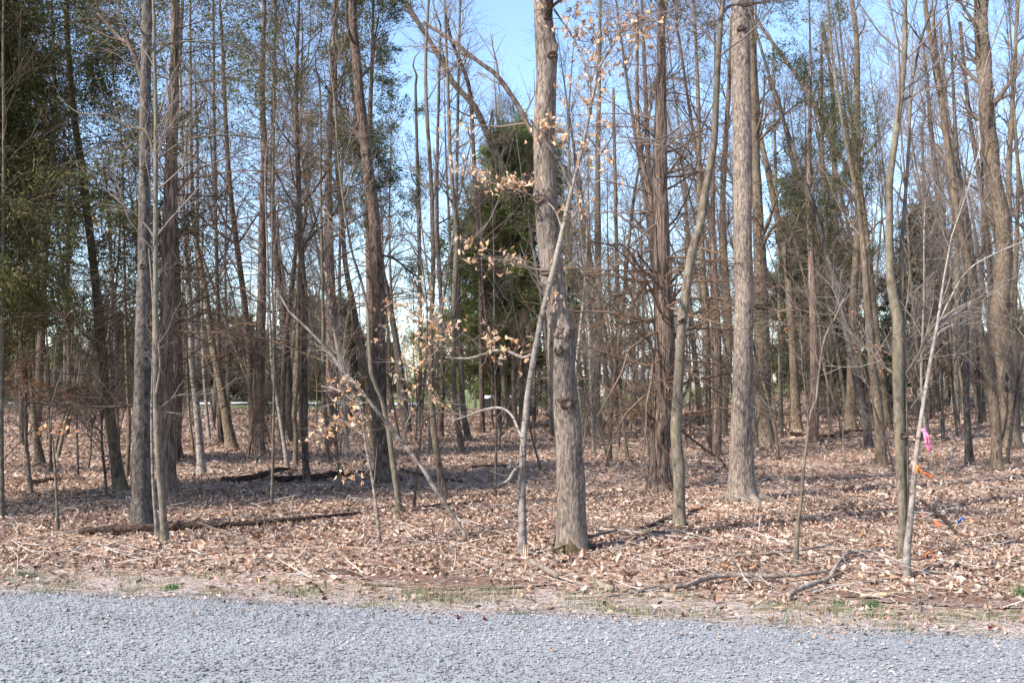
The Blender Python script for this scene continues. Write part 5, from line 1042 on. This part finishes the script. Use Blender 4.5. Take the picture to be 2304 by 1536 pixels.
logs = [
 ('fallen_log', 'long dark rotting log lying across the foot of the mottled trunk at left', [(178, 1204, 15), (250, 1203, 19), (340, 1200, 18), (430, 1196, 17), (520, 1190, 15), (620, 1180, 13), (700, 1172, 11), (800, 1160, 7)], 'bark_log', 'log', 2),
 ('fallen_log', 'short crooked dark log right of the pale yellowish stem', [(498, 1088, 14), (540, 1088, 14), (590, 1078, 14), (618, 1066, 12), (645, 1062, 9), (662, 1064, 6)], 'bark_log', 'log', 1),
 ('fallen_log', 'straight dark log lying left of the furrowed dark trunk foot', [(612, 1087, 14), (680, 1084, 14), (760, 1076, 13), (820, 1074, 12), (850, 1078, 9)], 'bark_log', 'log', 2),
 ('fallen_log', 'dark broken log at the left edge behind the orange-leaved sapling', [(72, 1094, 12), (100, 1088, 11), (130, 1082, 8), (190, 1082, 7)], 'bark_log', 'log', 3),
 (Fb, 'dark stick behind the foot of the leaning pole', [(926, 1150, 5), (990, 1142, 6), (1050, 1135, 6), (1085, 1128, 4)], 'bark_log', 'branch', 1),
 (Fb, 'short dark stick in the shade left of the pale sapling', [(1062, 1055, 6), (1100, 1054, 7), (1140, 1052, 5)], 'bark_log', 'branch', 0),
 (Fb, 'dark branch running right from the furrowed trunk foot', [(900, 1062, 7), (940, 1072, 7), (1000, 1083, 6), (1040, 1088, 4)], 'bark_log', 'branch', 1),
 (Fb, 'thickest pale branch lying along the verge at right', [(1430, 1344, 8), (1470, 1333, 11), (1550, 1331, 12), (1620, 1311, 13), (1700, 1310, 11), (1780, 1308, 10), (1868, 1296, 8)], 'bark_stick', 'branch', 3),
 (Fb, 'crooked branch rising from the grass towards the paired stems at right', [(1770, 1352, 12), (1810, 1332, 13), (1855, 1312, 10), (1872, 1285, 9), (1890, 1255, 9), (1930, 1246, 8), (2000, 1240, 6), (2024, 1226, 5)], 'bark_stick', 'branch', 3),
 (Fb, 'pale bowed stick below the crooked branch at right', [(1820, 1340, 5), (1870, 1327, 6), (1900, 1328, 5), (1920, 1338, 4)], 'bark_stick', 'branch', 0),
 (Fb, 'long pale stick lying right from the thickest trunk foot', [(1335, 1192, 6), (1400, 1201, 7), (1500, 1212, 6), (1580, 1217, 5), (1680, 1215, 3)], 'bark_stick', 'branch', 2),
 (Fb, 'dark branch just behind the long pale stick by the thickest trunk', [(1325, 1180, 9), (1380, 1193, 8), (1450, 1202, 8), (1520, 1210, 6), (1600, 1216, 4)], 'bark_stick_dark', 'branch', 1),
 (Fb, 'dark rotten branch left of the curved smooth stem foot', [(1430, 1198, 6), (1465, 1190, 9), (1500, 1174, 10), (1545, 1160, 9), (1580, 1150, 8)], 'bark_log', 'branch', 2),
 (Fb, 'thin pale stick pointing from the pale sapling foot to the right', [(1182, 1224, 5), (1215, 1245, 5), (1262, 1272, 4), (1290, 1278, 3)], 'bark_stick', 'branch', 1),
 (Fb, 'dark twig arching before the thickest trunk foot', [(1240, 1255, 4, .03), (1300, 1240, 5, .05), (1350, 1222, 6, .05), (1390, 1205, 5, .02)], 'bark_stick_dark', 'branch', 1),
 (Fb, 'dark stick laid flat against the thickest trunk foot', [(1238, 1218, 4, .02), (1280, 1222, 5, .02), (1312, 1218, 5, .03), (1345, 1212, 4)], 'bark_stick_dark', 'branch', 0),
 ('wood_chunk', 'short broken pale log end right of the pale sapling foot', [(1192, 1272, 12), (1215, 1288, 13), (1232, 1298, 14), (1248, 1306, 13)], 'bark_main', 'log', 0),
 ('wood_chunk', 'flat sawn-looking slab of pale wood near the verge', [(1340, 1316, 14), (1362, 1326, 16), (1388, 1336, 14)], 'bark_olive', 'log', 0),
 (Fb, 'twin thin sticks below the pale log end', [(1220, 1290, 5), (1270, 1312, 5), (1320, 1328, 4), (1360, 1332, 3)], 'bark_stick', 'branch', 2),
 (Fb, 'thin stick touching the left end of the thickest branch', [(1270, 1348, 4), (1340, 1352, 5), (1400, 1345, 5), (1440, 1335, 4)], 'bark_stick', 'branch', 1),
 (Fb, 'short pale stick left of the pale sapling', [(960, 1218, 4), (1020, 1226, 5), (1092, 1236, 4)], 'bark_stick', 'branch', 0),
 (Fb, 'pale stick running from the leaning pole foot to the pale sapling', [(1025, 1172, 4), (1065, 1190, 5), (1110, 1200, 6), (1178, 1217, 4)], 'bark_stick', 'branch', 1),
 (Fb, 'long thin pale stick passing behind the snapped sapling', [(1540, 1262, 4), (1620, 1257, 4), (1700, 1256, 5), (1800, 1250, 5), (1868, 1242, 5), (1890, 1228, 3)], 'bark_stick', 'branch', 1),
 (Fb, 'straight pale stick right of the paired stem feet', [(1920, 1266, 3), (1990, 1270, 4), (2060, 1272, 5), (2130, 1277, 5), (2200, 1281, 4)], 'bark_stick', 'branch', 0),
 (Fb, 'pale stick lying under the paired stems', [(1920, 1294, 4), (2000, 1295, 5), (2080, 1292, 5), (2150, 1294, 4)], 'bark_stick', 'branch', 0),
 (Fb, 'pale stick in front of the paired stems', [(1925, 1302, 4), (1960, 1310, 5), (1998, 1313, 4)], 'bark_stick', 'branch', 0),
 (Fb, 'thin pale stick near the bare soil at right', [(2045, 1320, 4), (2120, 1327, 5), (2180, 1332, 5), (2250, 1336, 3)], 'bark_stick', 'branch', 1),
 (Fb, 'pale stick at the right edge above the green tuft', [(2210, 1227, 4), (2260, 1229, 5), (2304, 1230, 5), (2350, 1232, 4)], 'bark_stick', 'branch', 0),
 ('wood_chunk', 'smooth yellow-tan barkless wood piece on the verge at right', [(1935, 1348, 7), (1960, 1347, 10), (1990, 1345, 10), (2020, 1342, 5)], 'bare_wood', 'log', 0),
 (Fb, 'thin white stick arching through leaves at the far left', [(30, 1243, 3), (110, 1250, 4), (165, 1245, 4), (205, 1229, 5), (250, 1248, 5), (300, 1262, 4), (345, 1275, 3)], 'bark_stick', 'branch', 2),
 (Fb, 'short white stick left below the slender stem', [(424, 1238, 5), (440, 1248, 6), (456, 1258, 4)], 'bark_stick', 'branch', 0),
 (Fb, 'dark stick between the log and the short white stick', [(290, 1252, 4), (330, 1240, 5), (370, 1228, 5)], 'bark_log', 'branch', 1),
 (Fb, 'long dark fallen branch before the vine-wrapped trunk', [(1745, 975, 7), (1800, 981, 8), (1860, 985, 9), (1910, 976, 9), (1965, 970, 6), (2010, 968, 4)], 'bark_log', 'branch', 3),
 (Fb, 'pale stick behind the curved smooth stem', [(1540, 1038, 4), (1580, 1041, 6), (1630, 1047, 5)], 'bark_stick', 'branch', 0),
 (Fb, 'pale stick leaning beside the lit reddish trunk', [(523, 960, 4, .1), (545, 968, 5, .05), (572, 980, 4)], 'bark_stick', 'branch', 0),
 (Fb, 'dark branch slanting behind the marking flags', [(2070, 1158, 6, .14), (2095, 1170, 7, .10), (2120, 1185, 8, .06), (2150, 1210, 7), (2170, 1232, 6)], 'bark_log', 'branch', 1),
 (Fb, 'pale stick leaning upright left of the grey knobbly stem', [(2125, 1072, 5), (2140, 1060, 5, .15), (2155, 1050, 6, .30)], 'bark_stick', 'branch', 0),
 (Fb, 'curled dark strip of bark on the leaves left of the bare soil', [(715, 1292, 6), (750, 1290, 8), (790, 1296, 7), (815, 1302, 4)], 'bark_log', 'branch', 0),
 (Fb, 'thin stick behind the paired stems running left', [(1800, 1148, 3), (1880, 1142, 4), (1950, 1130, 4), (2012, 1118, 4)], 'bark_stick', 'branch', 1),
 (Fb, 'grey stick leaning against the brown trunk left of the pair', [(1890, 1050, 4), (1930, 1062, 4, .1), (1950, 1070, 4, .2)], 'bark_stick', 'branch', 1),
 (Fb, 'thin pale stick lying behind the thickest trunk to its left', [(1130, 1196, 4), (1180, 1194, 5), (1250, 1199, 4)], 'bark_stick', 'branch', 0),
 (Fb, 'grey stick beside the thin left-edge stem foot', [(20, 1160, 5), (30, 1185, 5), (42, 1205, 4)], 'bark_stick', 'branch', 0),
 (Fb, 'pale dead stem lying straight behind the thickest trunk to its right', [(1310, 1008, 5), (1400, 1000, 5), (1440, 1003, 4)], 'bark_stick', 'branch', 0),
 (Fb, 'long thin pale stick deep in the wood left of the thickest trunk', [(1130, 998, 5), (1190, 993, 6), (1245, 990, 5)], 'bark_stick', 'branch', 0),
]
for nm, lab, nodes, bk, cat, side in logs: fallen(nm, lab, nodes, bk, cat, side)

# ------------------------------------------------------------------ marking tapes and flags
def ribbon(P, wdir, wd, mat, name, parent, base, thick=0.0015):
    P = np.asarray(P, float); wv = norm(np.asarray(wdir, float)); 
    if wv.ndim == 1: wv = np.repeat(wv[None], len(P), 0)
    T_ = norm(np.gradient(P, axis=0)); N_ = norm(np.cross(T_, wv))
    V = np.stack([P-wv*wd/2-N_*thick, P+wv*wd/2-N_*thick, P+wv*wd/2+N_*thick, P-wv*wd/2+N_*thick], 1)
    n = len(P); I = np.arange(n*4).reshape(n, 4); A, B = I[:-1], I[1:]
    Q = np.stack([A, np.roll(A, -1, 1), np.roll(B, -1, 1), B], -1).reshape(-1, 4)
    Q = np.vstack([Q, [[0, 3, 2, 1]], [[4*n-4, 4*n-3, 4*n-2, 4*n-1]]])
    return link(name, mesh(name, V.reshape(-1, 3)-base, Q, mat, True), parent)
def tape(label, px, py, tails, mat, knot_r=0.022):
    Pt, Rt, Y, _, _ = SKEL['T53b']
    z = at(px, py, Y)[2]; j = int(np.argmin(np.abs(Pt[:, 2]-z))); c = Pt[j].copy(); c[2] = z; r = Rt[j]+0.004
    root = empty('marking_tape', c); tag(root, label, 'tape')
    a = np.linspace(0, 2*np.pi, 17); ring = np.stack([c[0]+r*np.cos(a), c[1]+r*np.sin(a), c[2]+0.004*np.sin(2*a)], 1)
    ribbon(ring, (0, 0, 1), 0.028, mat, 'loop', root, c, 0.001)
    mb = MB(); th = np.linspace(0, np.pi, 7)
    p = np.stack([np.full(7, c[0]), np.full(7, c[1]-r-0.008), c[2]-0.018+0.036*np.linspace(0, 1, 7)], 1); mb.tube(p[None], (0.004+0.012*np.sin(th))[None], 7); mb.build('knot', mat, root, c)
    for tl in tails:
        pp = np.array([[c[0]+dx, c[1]-r-0.012+dy, c[2]+dz] for dx, dy, dz in tl]); q = spline(pp, 12)
        tw = np.stack([np.cos(np.linspace(0.2, 1.6, 12)), -np.full(12, .5), np.sin(np.linspace(.2, 1.2, 12))], 1)
        q = q+rng.normal(0, .0025, q.shape); ribbon(q, norm(tw+rng.normal(0, .25, tw.shape)), 0.019, mat, 'tail', root, c)
tape('bright pink marking tape knotted high on the pale leaning sapling', 2071, 968, [[(0, 0, 0), (.015, -.01, -.04), (.03, -.01, -.10), (.05, 0, -.155)], [(0, 0, 0), (.02, -.015, -.05), (.04, .0, -.10), (.055, -.01, -.13)], [(0, 0, 0), (0, -.02, -.06), (.015, -.01, -.12), (.035, 0, -.17)]], M['tape_pink'])
tape('orange marking tape knotted below the pink one on the pale leaning sapling', 2057, 1050, [[(0, 0, 0), (.02, -.01, -.03), (.055, -.01, -.05), (.10, 0, -.075), (.115, 0, -.085)], [(0, 0, 0), (-.015, -.015, -.01), (-.02, -.02, -.035), (-.008, -.02, -.05)]], M['tape_orange'])
def flag(label, foot, top, cloth, mat, wire=True):
    g = ground(*foot); Y = g[1]; t_ = at(top[0], top[1], Y); root = empty('marking_flag', g); tag(root, label, 'flag')
    q = spline(np.vstack([g-[0, 0, .03], (g+t_)/2+[.004, 0, 0], t_]), 8); V, Q = tubes(q[None], np.full((1, 8), .0022), 5)
    link('wire', mesh('wire', V-g, Q, M['wire']), root)
    P = [at(px, py, Y+dy) for px, py, dy in cloth]; V = np.array(P+[p+np.array([0, .003, 0]) for p in P]); n = len(P)
    Fs = [list(range(n)), list(range(2*n-1, n-1, -1))]
    me = mesh('cloth', V-g, [np.array([Fs[0]]), np.array([Fs[1]]), np.array([[i, n+i, n+(i+1) % n, (i+1) % n] for i in range(n)])], mat, False)
    link('cloth', me, root)
flag('small blue marking flag on a leaning wire right of the taped sapling', (2110, 1246), (2160, 1166), [(2152, 1175, 0), (2166, 1160, 0), (2167, 1165, -.02), (2161, 1174, 0), (2156, 1178, .01), (2150, 1177, 0)], M['flag_blue'])
flag('small faded orange marking flag left of the blue one', (2116, 1200), (2105, 1170), [(2104, 1168, 0), (2109, 1172, 0), (2117, 1182, -.01), (2108, 1184, 0), (2103, 1178, .01)], M['flag_orange'])
flag('tiny dark orange flag tip closest to the taped sapling', (2082, 1180), (2074, 1154), [(2073, 1152, 0), (2080, 1158, 0), (2077, 1162, 0), (2072, 1157, .01)], M['flag_orange'])
g = ground(2091, 1262); root = empty('marking_tape', g); tag(root, 'bent strip of orange tape sticking out of the leaves below the flags', 'tape')
ribbon(spline(np.array([[-.03, 0, .0], [-.032, 0, .05], [-.01, -.01, .082], [.012, -.01, .08], [.026, 0, .05], [.04, -.01, .0]])+g, 20), (0.2, 1, .1), .025, M['tape_orange'], 'strip', root, g)
# dark red leaf clumps on the gravel edge
for lab, px, py in (('dark red leaf clump on the gravel edge, left one of the pair', 1030, 1394), ('dark red leaf clump on the gravel edge, right one of the pair', 1090, 1398), ('dark red leaf clump on the verge at far right', 2228, 1420)):
    g = ground(px, py); V = leaf_verts(6, np.full(6, .018), np.full(6, .9), 1.5); V = rot(V, rng.uniform(0, 6.28, 6), rng.normal(0, .5, 6), rng.normal(0, .5, 6))+np.array([0, 0, .018])+rng.normal(0, .006, (6, 1, 3))
    tag(link('red_leaf', mesh('red_leaf', V.reshape(-1, 3), (LT[None]+7*np.arange(6)[:, None, None]).reshape(-1, 3), M['red_leaf'], False), None, tuple(g)), lab, 'leaf')
# green tuft plant at the right edge
def tuft(label, px, py, n, h):
    g = ground(px, py); X = rng.normal(0, .035, n); Yy = rng.normal(0, .03, n)
    me = blades('grass_tuft', X+g[0], Yy+g[1], rng.uniform(.4, 1, n)*h, .003, M['tuft'])
    o = link('grass_tuft', me, None, (0, 0, 0)); 
    me.transform(Matrix.Translation(-Vector(g))); o.location = tuple(g); tag(o, label, 'plant')
M['tuft'] = leafmat('green_tuft', [(0, (0.045, 0.10, 0.03)), (1, (0.13, 0.22, 0.07))], .3)
tuft('tall dark green grass tuft cut by the right edge', 2300, 1345, 90, .14)
tuft('green grass tuft on the verge below the dark log at left', 386, 1328, 110, .07)
tuft('bright low green weed on the gravel edge near the centre', 1172, 1383, 90, .035)
tuft('green grass tuft at the left end of the verge', 60, 1298, 120, .06)
tuft('green grass tuft below the crooked branch at right', 1885, 1362, 90, .06)
tuft('green grass tuft between the crooked branch and the tan wood piece', 1960, 1365, 110, .06)

# ------------------------------------------------------------------ trailer and house far behind
Yt = 46.0; x0 = (1080-CX)/F*Yt; zt = float(terrain(x0+1.5, Yt)); root = empty('trailer', (x0+1.6, Yt, zt)); tag(root, 'low dark trailer with a bright pale top rail parked behind the trunks at the centre', 'trailer')
mb = MB(); mb.box((-.9, 0, .62), (1.25, 1.5, .42)); mb.build('front_panel', M['black_paint'], root, smooth=False)
mb = MB(); mb.box((-.9, 0, .90), (1.5, 1.6, .13)); mb.build('top_rail', M['white_paint'], root, smooth=False)
mb = MB(); mb.box((-1.6, -.5, .55), (.05, .05, .75)); mb.build('corner_post', M['white_paint'], root, smooth=False)
mb = MB(); mb.box((.75, 0, .62), (2.0, 1.5, .28)); mb.box((.75, 0, .80), (1.2, 1.3, .1)); mb.build('bed', M['black_paint'], root, smooth=False)
for wx in (-.2, .55):
    mb = MB(); a = np.linspace(0, 2*np.pi, 17)
    p = np.array([[wx, -.86, .3], [wx, -.85, .3], [wx, -.68, .3], [wx, -.67, .3]]); mb.tube(p[None], np.array([[.05, .3, .3, .05]]), 16); mb.build('wheel', M['rubber'], root)
Yh = 92.0; zh = 1.2; xh = (1440-CX)/F*Yh; root = empty('house', (xh, Yh, zh-.4)); tag(root, 'white house with brick base and grey gable roof half hidden behind the reddish cedar', 'house')
mb = MB(); mb.box((4.0, 3, .3), (15, 8, 1.8)); mb.build('brick_base', M['brick'], root, smooth=False)
mb = MB(); mb.box((4.0, 3, 2.6), (14.9, 7.9, 2.8)); mb.add([[-3.45, -.95, 4], [11.45, -.95, 4], [4, -.95, 6.4], [-3.45, 6.95, 4], [11.45, 6.95, 4], [4, 6.95, 6.4]], [np.array([[0, 1, 2], [5, 4, 3]])]); mb.build('wall', M['white_paint'], root, smooth=False)
mb = MB(); mb.add([[-4.1, -1.4, 3.8], [4, -1.4, 6.42], [4, 7.4, 6.42], [-4.1, 7.4, 3.8], [12.1, -1.4, 3.8], [12.1, 7.4, 3.8],
                   [-4.1, -1.4, 4.05], [4, -1.4, 6.67], [4, 7.4, 6.67], [-4.1, 7.4, 4.05], [12.1, -1.4, 4.05], [12.1, 7.4, 4.05]],
                  [np.array([[0, 1, 2, 3], [1, 4, 5, 2], [6, 9, 8, 7], [7, 8, 11, 10], [0, 6, 7, 1], [1, 7, 10, 4], [3, 2, 8, 9], [2, 5, 11, 8], [0, 3, 9, 6], [4, 10, 11, 5]])]); mb.build('roof', M['roof'], root, smooth=False)
for wx in (-2.2, .8, 3.8, 7.0, 10.0):
    mb = MB(); mb.box((wx, -1.0, 2.7), (1.1, .12, 1.5)); f = mb.build('window', M['white_paint'], root, smooth=False)
    mb = MB(); mb.box((wx, -1.05, 2.7), (.9, .06, 1.3)); mb.build('pane', M['glass'], f, smooth=False)
mb = MB()
mb.box((-1.2, -2.4, 2.2), (5.2, .1, .1)); mb.box((-1.2, -2.0, 1.15), (5.2, 1.9, .14))
for k in range(22): mb.box((-3.7+k*.24, -2.4, 1.7), (.06, .06, .95))
for k in (-3.7, 1.3): mb.box((k, -2.4, .3), (.16, .16, 1.7))
mb.build('porch_railing', M['white_paint'], root, smooth=False)
